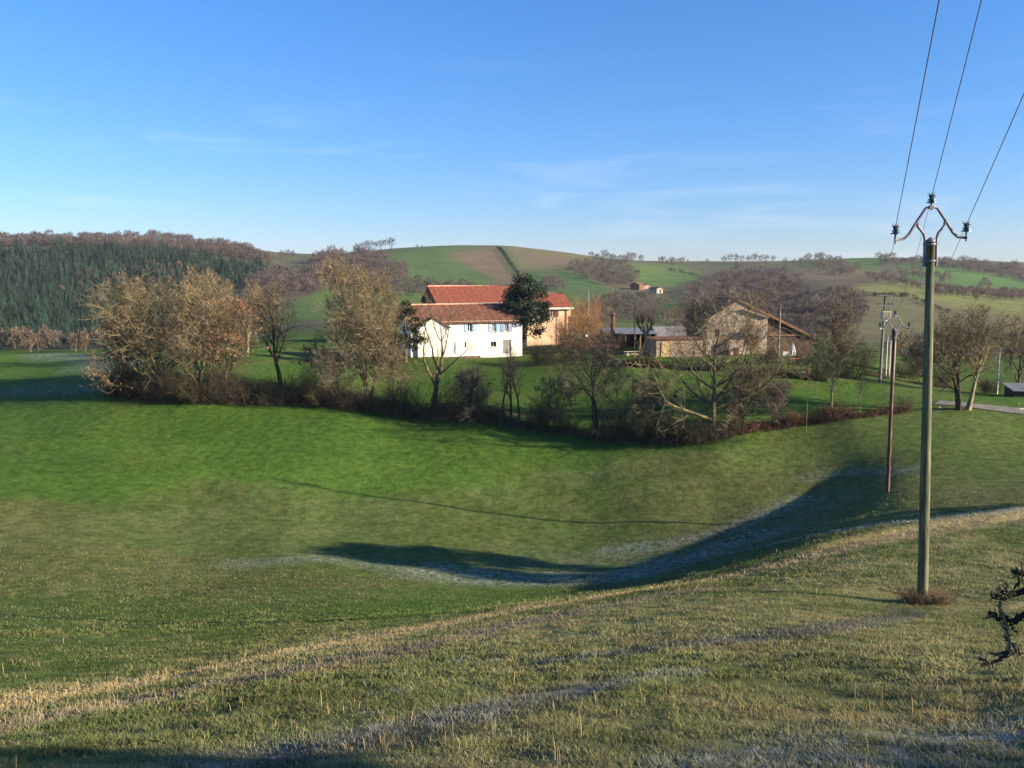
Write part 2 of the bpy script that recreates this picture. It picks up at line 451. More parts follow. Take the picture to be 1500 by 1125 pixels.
WOOD_FLOORS = [  # leaf litter and dark fir floor under the far woods
 ([(-200,366),(150,362),(330,380),(400,392),(398,420),(330,426),(260,445),(235,485),(160,512),(-200,516)], (0.030,0.040,0.026)),
 ([(-200,352),(120,350),(260,352),(402,378),(396,388),(330,378),(240,368),(-200,366)], (0.090,0.070,0.052)),
 ([(340,400),(420,400),(460,390),(480,378),(540,376),(590,392),(602,420),(500,428),(380,440)], (0.090,0.070,0.052)),
 ([(1005,425),(1075,396),(1150,392),(1180,412),(1200,440),(1258,440),(1250,480),(1100,475),(1000,462)], (0.085,0.066,0.050)),
 ([(832,398),(905,386),(938,400),(940,420),(860,414)], (0.085,0.066,0.050)),
]
FIELDS_FAR = [  # polygon (photo px), colour, softness
 ([(395,470),(480,418),(560,425),(600,425),(780,460),(780,500),(395,500)], (0.085,0.135,0.040), 5),
 ([(540,380),(620,355),(740,355),(760,395),(690,425),(590,418)], (0.080,0.130,0.040), 3),
 ([(655,372),(728,358),(746,402),(742,414),(690,392)], (0.150,0.115,0.072), 8),
 ([(742,358),(860,366),(905,385),(840,402),(800,392),(765,396)], (0.135,0.130,0.062), 4),
 ([(765,372),(830,376),(845,392),(790,385)], (0.150,0.115,0.070), 6),
 ([(770,398),(850,398),(900,430),(950,440),(950,480),(800,450)], (0.060,0.110,0.040), 4),
 ([(890,384),(990,388),(1035,402),(1000,420),(940,418),(900,405)], (0.100,0.155,0.045), 4),
 ([(900,455),(1000,440),(1010,480),(900,490)], (0.085,0.125,0.040), 4),
 ([(1135,372),(1300,372),(1290,392),(1200,402)], (0.070,0.125,0.035), 3),
 ([(1310,388),(1400,380),(1400,410),(1330,412)], (0.080,0.120,0.040), 5),
 ([(1330,385),(1480,405),(1520,425),(1420,420),(1330,405)], (0.085,0.160,0.045), 3),
 ([(1230,420),(1300,414),(1520,437),(1520,470),(1230,430)], (0.155,0.170,0.060), 3),
 ([(1220,432),(1330,434),(1420,450),(1520,470),(1520,540),(1220,530)], (0.120,0.120,0.062), 6),
 ([(1180,390),(1260,395),(1320,412),(1240,420),(1180,415)], (0.120,0.100,0.062), 5),
]
def land(x, y, z):
    """base colour (n,3) and frost (n,) of the ground at world points"""
    u, v = project(x, y, z); r = np.hypot(x, y); n = len(x)
    n1 = fbm(x / 7.0, y / 7.0, 41, 4); n2 = fbm(x / 1.1, y / 1.1, 43, 4); n3 = fbm(x / 26.0, y / 26.0, 47, 4)
    C = np.zeros((n, 3))
    def mix(m, c):
        m = np.clip(m, 0, 1)[:, None]
        C[:] = C * (1 - m) + np.asarray(c)[None] * m
    inf = y > 0.2
    # near rough pasture
    C[:] = G_ROUGH
    mix(sstep(0.42, 0.58, n1) * 0.85, (0.095, 0.128, 0.034))
    mix(sstep(0.55, 0.72, n2) * 0.5, (0.25, 0.20, 0.09))
    mix(sstep(0.50, 0.30, n2) * 0.45, (0.060, 0.080, 0.020))
    # olive sward across the gully
    wob = (n1 - 0.5) * 60 + (n3 - 0.5) * 70
    olive = sstep(-12, 12, poly_sd(u, v + wob * 0.4, [(-900,1050),(0,1012),(500,925),(1000,845),(1500,760),(2400,700),(2400,560),(-900,560)])) * (r > 12)
    mix(olive, G_OLIVE)
    mix(olive * sstep(0.45, 0.62, n1) * 0.65, (0.065, 0.100, 0.020))
    mix(olive * sstep(0.52, 0.68, n3) * 0.35, (0.145, 0.128, 0.050))
    mix(olive * sstep(0.52, 0.66, n2) * 0.4, (0.140, 0.142, 0.055)); mix(olive * sstep(0.47, 0.34, n2) * 0.4, (0.055, 0.082, 0.022))
    gpatch = sstep(-25, 25, poly_sd(u, v + wob * 0.6, [(480,905),(560,868),(760,850),(830,872),(740,905),(560,925)])) * inf
    mix(gpatch * 0.7, (0.062, 0.115, 0.020))
    # young bright green crop
    bright = sstep(-16, 16, poly_sd(u, v + wob * 0.9, [(-900,760),(0,745),(160,735),(330,704),(560,716),(760,702),(880,668),(1000,668),(1120,660),(1000,560),(300,470),(-900,490)])) * (r > 50) * (r < 260)
    mix(bright, G_BRIGHT)
    mix(bright * sstep(0.40, 0.62, n3) * 0.38, (0.044, 0.096, 0.016))
    mix(bright * sstep(0.5, 0.7, n1) * 0.35, (0.098, 0.140, 0.026))
    mix(bright * sstep(0.47, 0.34, n2) * 0.25, (0.036, 0.078, 0.014)); mix(bright * sstep(0.55, 0.7, n2) * 0.2, (0.090, 0.140, 0.028))
    right = sstep(-18, 18, poly_sd(u, v + wob * 0.5, [(1000,690),(1200,625),(1600,605),(1600,690),(1330,680),(1150,700)])) * (r > 60) * (r < 110)
    mix(right * 0.8, (0.085, 0.125, 0.030))
    # lawns round the houses
    lawn = sstep(-4, 4, poly_sd(u, v, [(340,592),(700,628),(880,655),(1060,648),(1300,606),(1600,598),(1600,500),(345,480)])) * (r > 86) * (r < 330)
    mix(lawn, G_LAWN)
    mix(lawn * sstep(0.45, 0.65, n1) * 0.6, (0.10, 0.115, 0.035))
    # valley and hills: scrub and grass
    hill = sstep(200, 330, r)
    mix(hill, (0.10, 0.105, 0.055))
    mix(hill * sstep(0.5, 0.7, fbm(x / 60.0, y / 60.0, 71, 4)) * 0.6, (0.13, 0.10, 0.065))
    for poly, c in WOOD_FLOORS:
        mix(sstep(-4, 4, poly_sd(u + (n3 - 0.5) * 8, v + (n3 - 0.5) * 5, poly)) * (r > 300), np.array(c))
    for poly, c, soft in FIELDS_FAR:
        mix(sstep(-soft, soft, poly_sd(u + (n3 - 0.5) * 6, v + (n3 - 0.5) * 4, poly)) * (r > 330), np.array(c))
    # track: two straw ridges with a worn strip between
    dA = line_d(x, y, TRACK_A); dB = line_d(x, y, TRACK_B)
    wa = 0.35 + 0.016 * r
    mix((1 - sstep(wa * 0.5, wa * 1.6, dA + (n2 - 0.5) * 0.9)) * 0.85, STRAW)
    mix((1 - sstep(0.25, 0.9, dB + (n2 - 0.5) * 0.8)) * 0.6, (0.20, 0.165, 0.125))
    # dark strips in the ground colour; the one by the pole paints a shaded band
    for ln, wd in ((SHADE_A, .42), (DARK_B, .40), (DARK_C, .5)):
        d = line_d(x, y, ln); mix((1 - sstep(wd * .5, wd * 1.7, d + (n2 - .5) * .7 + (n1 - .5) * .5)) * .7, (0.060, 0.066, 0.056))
    # frost that the low sun has not reached yet
    fr = np.zeros(n)
    for pts, wd, amt in FROST_LINES:
        d = line_d(x, y, pts)
        fr = np.maximum(fr, amt * (1 - sstep(wd * 0.3, wd * 1.8, d + (n1 - 0.5) * wd * 1.6)))
    speck = sstep(0.56, 0.74, fbm(x / 0.5, y / 0.5, 83, 4)) * sstep(0.48, 0.66, fbm(x / 3.0, y / 1.2, 87, 3))
    fr = np.maximum(fr, 0.35 * speck * (1 - sstep(14, 26, r)))
    bankfrost = sstep(-10, 30, poly_sd(u, v, [(620,850),(760,800),(1000,800),(1180,720),(1290,705),(1200,790),(1000,840),(800,862)])) * inf * (r < 110)
    fr = np.maximum(fr, 0.32 * bankfrost * (0.4 + n2))
    return C, np.clip(fr, 0, 1)

def build_terrain():
    t_in = np.linspace(-41, 41, 790)
    t_l = -41 - np.cumsum(np.linspace(0.2, 6.0, 46)); t_l = t_l[t_l > -178]
    th = np.radians(np.concatenate([t_l[::-1], t_in, -t_l]))
    rs = np.concatenate([np.linspace(0.4, 4.0, 16)[:-1], np.exp(np.linspace(math.log(4.0), math.log(3600), 640))])
    A, Rr = np.meshgrid(th, rs)                       # rows: r
    x = (Rr * np.sin(A)).ravel(); y = (Rr * np.cos(A)).ravel(); z = ground(x, y)
    nr, nc = A.shape
    V = np.stack([x, y, z], 1)
    i = np.arange(nr - 1)[:, None] * nc; j = np.arange(nc)[None]; j2 = (j + 1) % nc
    Q = np.stack([i + j, i + j2, i + nc + j2, i + nc + j], -1).reshape(-1, 4)
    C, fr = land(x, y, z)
    cen = len(V); V = np.concatenate([V, [[0, 0, gz(0.01, 0.01)]]])
    T = np.stack([np.full(nc, cen), (np.arange(nc) + 1) % nc, np.arange(nc)], 1)
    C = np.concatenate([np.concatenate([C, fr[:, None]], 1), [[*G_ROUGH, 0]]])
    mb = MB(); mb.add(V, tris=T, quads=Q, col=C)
    m, nt, b = newmat('pasture and fields'); N = nt.nodes; L = nt.links
    at_ = N.new('ShaderNodeAttribute'); at_.attribute_name = 'tint'
    tc = N.new('ShaderNodeTexCoord')
    def noise(sc, det, rough=0.6):
        q = N.new('ShaderNodeTexNoise'); q.inputs['Scale'].default_value = sc; q.inputs['Detail'].default_value = det; q.inputs['Roughness'].default_value = rough
        L.new(tc.outputs['Object'], q.inputs['Vector']); return q
    na = noise(1.3, 10, 0.72); nb = noise(0.045, 8, 0.65); nf = noise(2.4, 8, 0.7)
    def rng_(src, a0, a1, b0, b1):
        q = N.new('ShaderNodeMapRange'); q.inputs['From Min'].default_value = a0; q.inputs['From Max'].default_value = a1; q.inputs['To Min'].default_value = b0; q.inputs['To Max'].default_value = b1
        L.new(src, q.inputs['Value']); return q.outputs['Result']
    f1 = rng_(na.outputs['Fac'], 0.32, 0.68, 0.52, 1.48); f2 = rng_(nb.outputs['Fac'], 0.3, 0.7, 0.78, 1.22)
    mm = N.new('ShaderNodeMath'); mm.operation = 'MULTIPLY'; L.new(f1, mm.inputs[0]); L.new(f2, mm.inputs[1])
    vs = N.new('ShaderNodeVectorMath'); vs.operation = 'SCALE'; L.new(at_.outputs['Color'], vs.inputs[0]); L.new(mm.outputs['Value'], vs.inputs['Scale'])
    ff = rng_(nf.outputs['Fac'], 0.46, 0.66, 0.0, 0.8)
    fm = N.new('ShaderNodeMath'); fm.operation = 'MULTIPLY'; L.new(at_.outputs['Alpha'], fm.inputs[0]); L.new(ff, fm.inputs[1])
    mx = N.new('ShaderNodeMix'); mx.data_type = 'RGBA'; L.new(fm.outputs['Value'], mx.inputs['Factor']); L.new(vs.outputs['Vector'], mx.inputs[6]); mx.inputs[7].default_value = (0.42, 0.45, 0.48, 1)
    L.new(mx.outputs[2], b.inputs['Base Color']); b.inputs['Roughness'].default_value = 1.0; b.inputs['Specular IOR Level'].default_value = 0.05
    bp = N.new('ShaderNodeBump'); bp.inputs['Strength'].default_value = 0.9; bp.inputs['Distance'].default_value = 0.16
    L.new(na.outputs['Fac'], bp.inputs['Height']); L.new(bp.outputs['Normal'], b.inputs['Normal'])
    o = mb.build('ground', m, smooth=True); tag(o, kind='structure')
build_terrain()
# ================================================================== plant generators
def norm(a): return a / (np.linalg.norm(a, axis=-1, keepdims=True) + 1e-12)

def grow(rng, start, d, length, r0, r1, K, wander, trop):
    N = len(start); P = np.zeros((N, K, 3)); P[:, 0] = start; d = norm(np.array(d, float))
    for k in range(1, K):
        d = norm(d + rng.normal(0, wander, (N, 3)) + np.array([0, 0, trop]))
        P[:, k] = P[:, k-1] + d * (np.asarray(length) / (K - 1))[:, None]
    t = np.linspace(0, 1, K)[None]
    R = np.asarray(r0)[:, None] * (1 - t) + np.asarray(r1)[:, None] * t
    return P, R

def spawn(rng, P, R, per, t0, t1, ang, jit, flat=0.0):
    """child starting points on parents: per = children per parent"""
    N, K, _ = P.shape
    pi = np.repeat(np.arange(N), per); M = len(pi)
    t = np.tile(np.linspace(t0, t1, per), N) + rng.uniform(-1, 1, M) * (t1 - t0) / max(per, 1) * 0.7
    t = np.clip(t, 0.02, 1.0); f = t * (K - 1); i = np.minimum(f.astype(int), K - 2); g = (f - i)[:, None]
    s = P[pi, i] * (1 - g) + P[pi, i+1] * g
    rr = R[pi, i] * (1 - g[:, 0]) + R[pi, i+1] * g[:, 0]
    tan = norm(P[pi, i+1] - P[pi, i])
    ref = np.where(np.abs(tan[:, 2:3]) > 0.9, np.array([1.0, 0, 0]), np.array([0, 0, 1.0]))
    a = norm(np.cross(tan, ref)); b = np.cross(tan, a)
    az = rng.uniform(0, 2 * PI, M) if flat == 0 else np.tile(np.arange(per) * 2.4, N) + rng.uniform(-.5, .5, M)
    th = np.radians(ang + rng.normal(0, jit, M))[:, None]
    side = a * np.cos(az)[:, None] + b * np.sin(az)[:, None]
    return s, tan * np.cos(th) + side * np.sin(th), rr, t, pi

BARK = {}
def bare_tree(seed, H, r0, bole=0.25, spread=0.55, limbs=9, br=8, tw=9, ft=4, lean=(0, 0), forks=1, wander=0.10, trop=0.06, limb_ang=48, density=1.0, twig_w=0.0165, tcol=(0.2, 0.17, 0.09), tvar=0.6, leaf=0, leafcol=(0.25, 0.1, 0.04), leafsz=0.09):
    """returns (trunk MB, crown MB). Units metres, base at the origin."""
    rng = np.random.default_rng(seed)
    trunk, crown = MB(), MB()
    # trunk(s)
    if forks == 1:
        d0 = np.array([[lean[0], lean[1], 1.0]]); st = np.zeros((1, 3)) + [0, 0, -0.3]
    else:
        az = rng.uniform(0, 2 * PI) + np.arange(forks) * 2 * PI / forks
        d0 = np.stack([np.cos(az) * 0.32 + lean[0], np.sin(az) * 0.32 + lean[1], np.ones(forks)], 1); st = np.zeros((forks, 3)) + [0, 0, -0.3] + d0 * 0.02
    n0 = len(d0)
    P0, R0 = grow(rng, st, d0, np.full(n0, H * 0.80) * rng.uniform(0.85, 1.05, n0), np.full(n0, r0 / (1 if forks == 1 else forks ** 0.45)), np.full(n0, r0 * 0.10), 12, wander * 0.55, trop * 0.9)
    fl = 1 + 0.55 * np.exp(-np.linspace(0, 1, 12) * 12); R0 = R0 * fl[None]
    V, Q = tubes(P0, R0, 9); trunk.add(V, quads=Q)
    s, d, rr, t, pi = spawn(rng, P0, R0, limbs, bole, 0.97, limb_ang, 11, flat=1)
    L1 = H * spread * (1.12 - 0.72 * ((t - bole) / (1 - bole)).clip(0, 1)) * rng.uniform(0.65, 1.2, len(s))
    P1, R1 = grow(rng, s, d, L1, np.minimum(rr * 0.66, 0.028 * L1 + 0.016), np.full(len(s), 0.012), 9, wander * 1.35, trop * 1.6)
    V, Q = tubes(P1, R1, 6); trunk.add(V, quads=Q)
    s, d, rr, t, pi = spawn(rng, P1, R1, int(br * density), 0.18, 1.0, 46, 14)
    L2 = L1[pi] * 0.50 * (1.15 - 0.6 * t) * rng.uniform(0.55, 1.25, len(s))
    P2, R2 = grow(rng, s, d, L2, np.minimum(rr * 0.62, 0.045), np.full(len(s), 0.007), 6, wander * 1.6, trop * 1.5)
    V, Q = tubes(P2, R2, 4); trunk.add(V, quads=Q)
    s3, d3, rr, t, pi = spawn(rng, P2, R2, int(tw * density), 0.12, 1.0, 44, 16)
    L3 = (L2[pi] * 0.5 + 0.15) * rng.uniform(0.5, 1.3, len(s3))
    P3, R3 = grow(rng, s3, d3, L3, np.full(len(s3), twig_w * 1.1), np.full(len(s3), twig_w * 0.55), 4, wander * 1.9, trop * 1.6)
    V, Q = tubes(P3, R3, 3)
    def cols(nb, per):
        k = rng.uniform(1 - tvar, 1 + tvar, nb)[:, None] * np.asarray(tcol)[None] * (1 + rng.normal(0, 0.06, (nb, 3)))
        return np.repeat(k, per, 0)
    crown.add(V, quads=Q, col=cols(len(s3), 12))
    s4, d4, rr, t, pi = spawn(rng, P3, R3, ft, 0.15, 1.0, 42, 16)
    L4 = (L3[pi] * 0.5 + 0.10) * rng.uniform(0.5, 1.4, len(s4))
    P4, R4 = grow(rng, s4, d4, L4, np.full(len(s4), twig_w * 0.75), np.full(len(s4), twig_w * 0.35), 3, wander * 1.8, trop)
    V, Q = tubes(P4, R4, 3); crown.add(V, quads=Q, col=cols(len(s4), 9))
    if leaf:
        k = rng.integers(0, len(P4), leaf); p = P4[k, 2] + rng.normal(0, 0.06, (leaf, 3))
        crown_leaves(rng, crown, p, leafsz, leafcol, 0.3)
    return trunk, crown

def crown_leaves(rng, mb, p, sz, col, var, up=0.0):
    n = len(p); a = norm(rng.normal(0, 1, (n, 3)) + [0, 0, up]); b = norm(np.cross(a, rng.normal(0, 1, (n, 3))))
    s = (sz * rng.uniform(0.6, 1.5, n))[:, None]
    V = np.stack([p - a * s, p + b * s * 0.55, p + a * s, p - b * s * 0.55], 1).reshape(-1, 3)
    Q = np.arange(n * 4).reshape(-1, 4)
    c = np.asarray(col)[None] * rng.uniform(1 - var, 1 + var, n)[:, None] * (1 + rng.normal(0, 0.08, (n, 3)))
    mb.add(V, quads=Q, col=np.repeat(c.clip(0.003, 1), 4, 0))

def shrub(seed, H, W, stems=26, sub=9, tw=7, tcol=(0.10, 0.08, 0.05), tvar=0.35, leaf=0, leafcol=(0.06, 0.08, 0.02), leafsz=0.07, tw_w=0.010, erect=1.0):
    rng = np.random.default_rng(seed); mb = MB()
    az = rng.uniform(0, 2 * PI, stems); rad = np.sqrt(rng.uniform(0, 1, stems)) * W * 0.22
    st = np.stack([rad * np.cos(az), rad * np.sin(az), np.full(stems, -0.15)], 1)
    out = rng.uniform(0.05, 0.9, stems) * (W / H) * 0.6 / erect
    d = np.stack([np.cos(az) * out, np.sin(az) * out, np.ones(stems)], 1)
    L = H * rng.uniform(0.65, 1.1, stems)
    P, R = grow(rng, st, d, L, np.full(stems, 0.022), np.full(stems, 0.006), 7, 0.14, 0.03)
    def cols(nb, per):
        k = rng.uniform(1 - tvar, 1 + tvar, nb)[:, None] * np.asarray(tcol)[None] * (1 + rng.normal(0, 0.06, (nb, 3)))
        return np.repeat(k.clip(0.004, 1), per, 0)
    V, Q = tubes(P, R, 4); mb.add(V, quads=Q, col=cols(stems, 28))
    s, d, rr, t, pi = spawn(rng, P, R, sub, 0.15, 1.0, 40, 15)
    L2 = L[pi] * 0.36 * rng.uniform(0.5, 1.3, len(s)); P2, R2 = grow(rng, s, d, L2, np.full(len(s), tw_w), np.full(len(s), tw_w * 0.5), 4, 0.22, 0.08)
    V, Q = tubes(P2, R2, 3); mb.add(V, quads=Q, col=cols(len(s), 12))
    s, d, rr, t, pi = spawn(rng, P2, R2, tw, 0.1, 1.0, 42, 16)
    L3 = (L2[pi] * 0.45 + 0.06) * rng.uniform(0.5, 1.4, len(s)); P3, R3 = grow(rng, s, d, L3, np.full(len(s), tw_w * 0.75), np.full(len(s), tw_w * 0.4), 3, 0.22, 0.05)
    V, Q = tubes(P3, R3, 3); mb.add(V, quads=Q, col=cols(len(s), 9))
    if leaf:
        k = rng.integers(0, len(P3), leaf); crown_leaves(rng, mb, P3[k, rng.integers(0, 3, leaf)] + rng.normal(0, 0.05, (leaf, 3)), leafsz, leafcol, 0.4)
    return mb

def leafy_crown(seed, H, W, z0, blobs=34, per=170, col=(0.03, 0.055, 0.025), sz=0.22, up=0.6):
    """evergreen foliage: many leaf sprays grouped in irregular clumps through the crown"""
    rng = np.random.default_rng(seed); mb = MB()
    u = norm(rng.normal(0, 1, (blobs, 3))); rad = rng.uniform(0.25, 1.0, blobs)[:, None] ** 0.5
    c = u * rad * np.array([W / 2, W / 2, (H - z0) / 2]) * 0.88; c[:, :2] *= (1.12 - 0.42 * (c[:, 2:3] / ((H - z0) / 2)).clip(-.6, 1)); c += np.array([0, 0, (H + z0) / 2])
    for q in c:
        s = rng.uniform(0.07, 0.16) * W
        p = q + norm(rng.normal(0, 1, (per, 3))) * (s * rng.uniform(0.2, 1.3, per) ** 0.7)[:, None] * np.array([1.15, 1.15, 0.75])
        crown_leaves(rng, mb, p, sz, np.asarray(col) * rng.uniform(0.7, 1.35), 0.3, up)
    return mb, c

def conifer_geo(seed, H=15.0, W=8.4, layers=12, per=9, col=(0.025, 0.048, 0.029)):
    rng = np.random.default_rng(seed); V = [(.16, 0, -.6), (-.08, .14, -.6), (-.08, -.14, -.6), (0, 0, H * 1.0)]; T = [(0, 1, 3), (1, 2, 3), (2, 0, 3)]; C = [np.array((.05, .035, .025))] * 4
    for i in range(layers):
        f = i / (layers - 1); z = H * (0.10 + 0.88 * f); rad = W / 2 * (1 - f) ** 0.7 * rng.uniform(0.75, 1.15) + 0.14
        k = max(4, int(per * (1 - 0.5 * f))); a0 = rng.uniform(0, 6.28)
        for j in range(k):
            a = a0 + j * 2 * PI / k + rng.uniform(-.25, .25); r = rad * rng.uniform(0.7, 1.2)
            dx, dy = math.cos(a), math.sin(a); wd = r * 0.34 + 0.12; dz = -0.30 * r - 0.1
            n = len(V); c = np.asarray(col) * rng.uniform(0.65, 1.4)
            V += [(.02 * dx, .02 * dy, z + 0.35), (dx * r * .62 - dy * wd, dy * r * .62 + dx * wd, z + dz * .5), (dx * r, dy * r, z + dz), (dx * r * .62 + dy * wd, dy * r * .62 - dx * wd, z + dz * .5)]
            T += [(n, n + 1, n + 2), (n, n + 2, n + 3)]; C += [c] * 4
    return np.array(V), np.array(T), np.array(C)

def puff_geo(seed, H=10.0, W=8.0, n=330, col=(0.16, 0.125, 0.10), z0=0.12):
    """far leafless crown: upright twig sprays through an uneven egg-shaped volume, with stems"""
    rng = np.random.default_rng(seed)
    u = norm(rng.normal(0, 1, (n, 3))); u[:, 2] = np.abs(u[:, 2]) * np.sign(rng.uniform(-0.6, 1, n))
    lump = 0.8 + 0.35 * np.sin(u[:, 0] * 5 + seed) * np.sin(u[:, 1] * 4 + 2 * seed)
    p = u * (rng.uniform(0.30, 1.0, n) ** 0.45 * lump)[:, None] * np.array([W / 2, W / 2, H * (1 - z0) / 2]) + np.array([0, 0, H * (1 + z0) / 2])
    d = norm(u * 0.7 + rng.normal(0, 0.45, (n, 3)) + [0, 0, 0.75]); s = norm(np.cross(d, rng.normal(0, 1, (n, 3))))
    L = (rng.uniform(0.55, 1.3, n) * H * 0.085)[:, None]; wd = (rng.uniform(0.22, 0.42, n) * H * 0.07)[:, None]
    V = np.stack([p - d * L, p + s * wd + d * L * .3, p + d * L * 1.1, p - s * wd + d * L * .2], 1).reshape(-1, 3)
    Q = np.arange(n * 4).reshape(-1, 4)
    C = np.repeat(np.asarray(col)[None] * rng.uniform(0.65, 1.35, n)[:, None] * (1 + rng.normal(0, 0.05, (n, 3))), 4, 0)
    k = 3
    for i in range(k):
        a = rng.uniform(0, 6.28); x, y = math.cos(a) * W * .1, math.sin(a) * W * .1
        b = len(V); w_ = 0.02 * H
        V = np.concatenate([V, [(x - w_, y, -0.5), (x + w_, y, -0.5), (x * 2.5 + w_ * .5, y * 2.5, H * .6), (x * 2.5 - w_ * .5, y * 2.5, H * .6)]])
        Q = np.concatenate([Q, [(b, b + 1, b + 2, b + 3)]]); C = np.concatenate([C, np.tile(np.asarray(col) * 0.8, (4, 1))])
    return V, Q, C

# ------------------------------------------------------------------ plant materials
M_BARK = noise_mat('lichened bark', (0.055, 0.045, 0.032), (0.17, 0.145, 0.085), scale=2.6, rough=0.95, bump=0.6, c3=(0.20, 0.19, 0.075), scale3=1.3, spec=0.1, bdist=0.03)
M_BARK_PALE = noise_mat('pale lichened bark', (0.16, 0.13, 0.08), (0.34, 0.29, 0.18), scale=2.2, rough=0.95, bump=0.5, c3=(0.30, 0.27, 0.10), scale3=1.1, spec=0.1, bdist=0.03)
M_BARK_DARK = noise_mat('dark bark', (0.028, 0.023, 0.018), (0.085, 0.068, 0.045), scale=3.0, rough=0.95, bump=0.5, spec=0.1)
M_TWIG = tint_mat('twigs', 0.9, 0.1, 0.6, 0.25)
M_LEAF = tint_mat('evergreen leaves', 0.75, 0.15, 0.5, 0.3, trans=0.15)
M_WOOD = tint_mat('winter woodland', 0.95, 0.05, 0.03, 0.22, trans=0.5)
M_FIR = tint_mat('fir needles', 0.9, 0.1, 0.02, 0.25)
# ================================================================== the trees and bushes round the houses
def put_tree(name, label, cat, base, H, seed, group=None, rz=0, bark=None, **kw):
    root = empty(name, base, rz); tag(root, label, cat, group)
    t, c = bare_tree(seed, H, **kw)
    k = H / np.percentile(np.concatenate(c.V)[:, 2], 99.3)          # grow to the height seen
    for m_ in (t, c): m_.V = [q * k for q in m_.V]
    t.build('trunk', bark or M_BARK, root, smooth=True)
    c.build('crown', M_TWIG, root)
    return root

GOLD = (0.205, 0.162, 0.096); OLIVE_T = (0.172, 0.142, 0.082); BROWN_T = (0.150, 0.115, 0.076); GREY_T = (0.115, 0.098, 0.076); RUST = (0.36, 0.17, 0.085)
def px_h(base, v_top):
    """height (m) that reaches photo row v_top above a base point"""
    u, v = project(base[0], base[1], base[2]); d = base[1] * CP - base[2] * SP
    return float((v - v_top) * d / FPX)
HG = 'trees of the field hedgerow'

b = hit(196, 577); put_tree('oak_tree', 'low spreading oak still holding russet leaves at the left end of the hedgerow', 'tree', b, px_h(b, 455), 11, HG, r0=0.20, bole=0.10, spread=0.60, limbs=11, br=8, tw=9, ft=3, forks=2, tcol=BROWN_T, leaf=5200, leafcol=RUST, leafsz=0.085)
b = hit(242, 582); put_tree('hedgerow_tree', 'tall round golden brown tree rising above the left thicket', 'tree', b, px_h(b, 396), 12, HG, r0=0.27, bole=0.14, spread=0.55, limbs=13, br=9, tw=9, ft=3, forks=2, tcol=OLIVE_T, leaf=2600, leafcol=(0.20, 0.125, 0.078), leafsz=0.08)
b = hit(290, 586); put_tree('hedgerow_tree', 'broad many branched tree in the middle of the left thicket', 'tree', b, px_h(b, 405), 13, HG, r0=0.26, bole=0.12, spread=0.58, limbs=13, br=9, tw=9, ft=3, forks=2, tcol=GOLD, leaf=1600, leafcol=(0.20, 0.125, 0.078), leafsz=0.08)
b = hit(334, 586); put_tree('oak_tree', 'small oak with orange leaves low on its right side beside the grass', 'tree', b, px_h(b, 440), 14, HG, r0=0.20, bole=0.12, spread=0.56, limbs=11, br=8, tw=9, ft=3, tcol=BROWN_T, leaf=2600, leafcol=RUST, leafsz=0.085)
b = at(318, 126); put_tree('lime_tree', 'golden twigged tree behind the left thicket', 'tree', b, px_h(b, 398), 15, 'golden trees behind the thicket', r0=0.25, bole=0.2, spread=0.50, limbs=12, br=9, tw=8, ft=3, tcol=GOLD, bark=M_BARK_PALE)
b = at(362, 138); put_tree('lime_tree', 'golden twigged tree with pale trunk between thicket and dark leaning hedgerow tree', 'tree', b, px_h(b, 418), 16, 'golden trees behind the thicket', r0=0.25, bole=0.25, spread=0.46, limbs=12, br=9, tw=8, ft=3, tcol=GOLD, bark=M_BARK_PALE)
b = hit(411, 577); put_tree('hedgerow_tree', 'dark trunked tree with one long low limb reaching right over the lawn', 'tree', b, px_h(b, 415), 17, HG, r0=0.30, bole=0.34, spread=0.46, limbs=11, br=9, tw=9, ft=3, tcol=GOLD, bark=M_BARK_DARK, lean=(0.02, 0))
b = hit(461, 578); put_tree('ash_tree', 'small thin dark tree between two larger hedgerow trees', 'tree', b, px_h(b, 500), 18, HG, r0=0.12, bole=0.3, spread=0.42, limbs=8, br=7, tw=6, ft=3, tcol=GREY_T, bark=M_BARK_DARK)
b = hit(541, 590); put_tree('hedgerow_tree', 'tallest bare tree of the hedgerow left of the white house', 'tree', b, px_h(b, 380), 19, HG, r0=0.26, bole=0.20, spread=0.35, limbs=15, br=9, tw=9, ft=3, forks=3, tcol=GOLD, limb_ang=40, bark=M_BARK)
b = hit(634, 606); put_tree('ash_tree', 'thick trunked open tree in front of the left part of the white house', 'tree', b, px_h(b, 425), 205, HG, r0=0.40, bole=0.20, spread=0.66, limbs=8, br=7, tw=5, ft=2, tcol=OLIVE_T, wander=0.10, twig_w=0.011, limb_ang=40, trop=0.05)
for i, (u, v, vt, lb) in enumerate(((736, 610, 512, 'left of three slender bare stems below the white house'), (748, 612, 520, 'middle and thinnest of three slender stems below the white house'), (761, 614, 505, 'right and tallest of three slender stems below the white house'))):
    b = hit(u, v); put_tree('ash_sapling', lb, 'tree', b, px_h(b, vt), 31 + i, 'slender saplings of the hedgerow', r0=0.13, bole=0.35, spread=0.36, limbs=8, br=5, tw=4, ft=2, tcol=GREY_T, bark=M_BARK_DARK, limb_ang=36, twig_w=0.009)
b = hit(873, 632); put_tree('apple_tree', 'dark tree leaning left with a crooked main limb below the garden', 'tree', b, px_h(b, 468), 42, HG, r0=0.25, bole=0.36, spread=0.52, limbs=9, br=8, tw=7, ft=3, lean=(-0.10, 0), forks=2, tcol=BROWN_T, bark=M_BARK_DARK, wander=0.15)
b = hit(967, 632); put_tree('hawthorn_tree', 'low dark twisted tree left of the big lichened tree', 'tree', b, px_h(b, 555), 43, HG, r0=0.13, bole=0.3, spread=0.55, limbs=9, br=8, tw=7, ft=3, tcol=OLIVE_T, bark=M_BARK_DARK, wander=0.18)
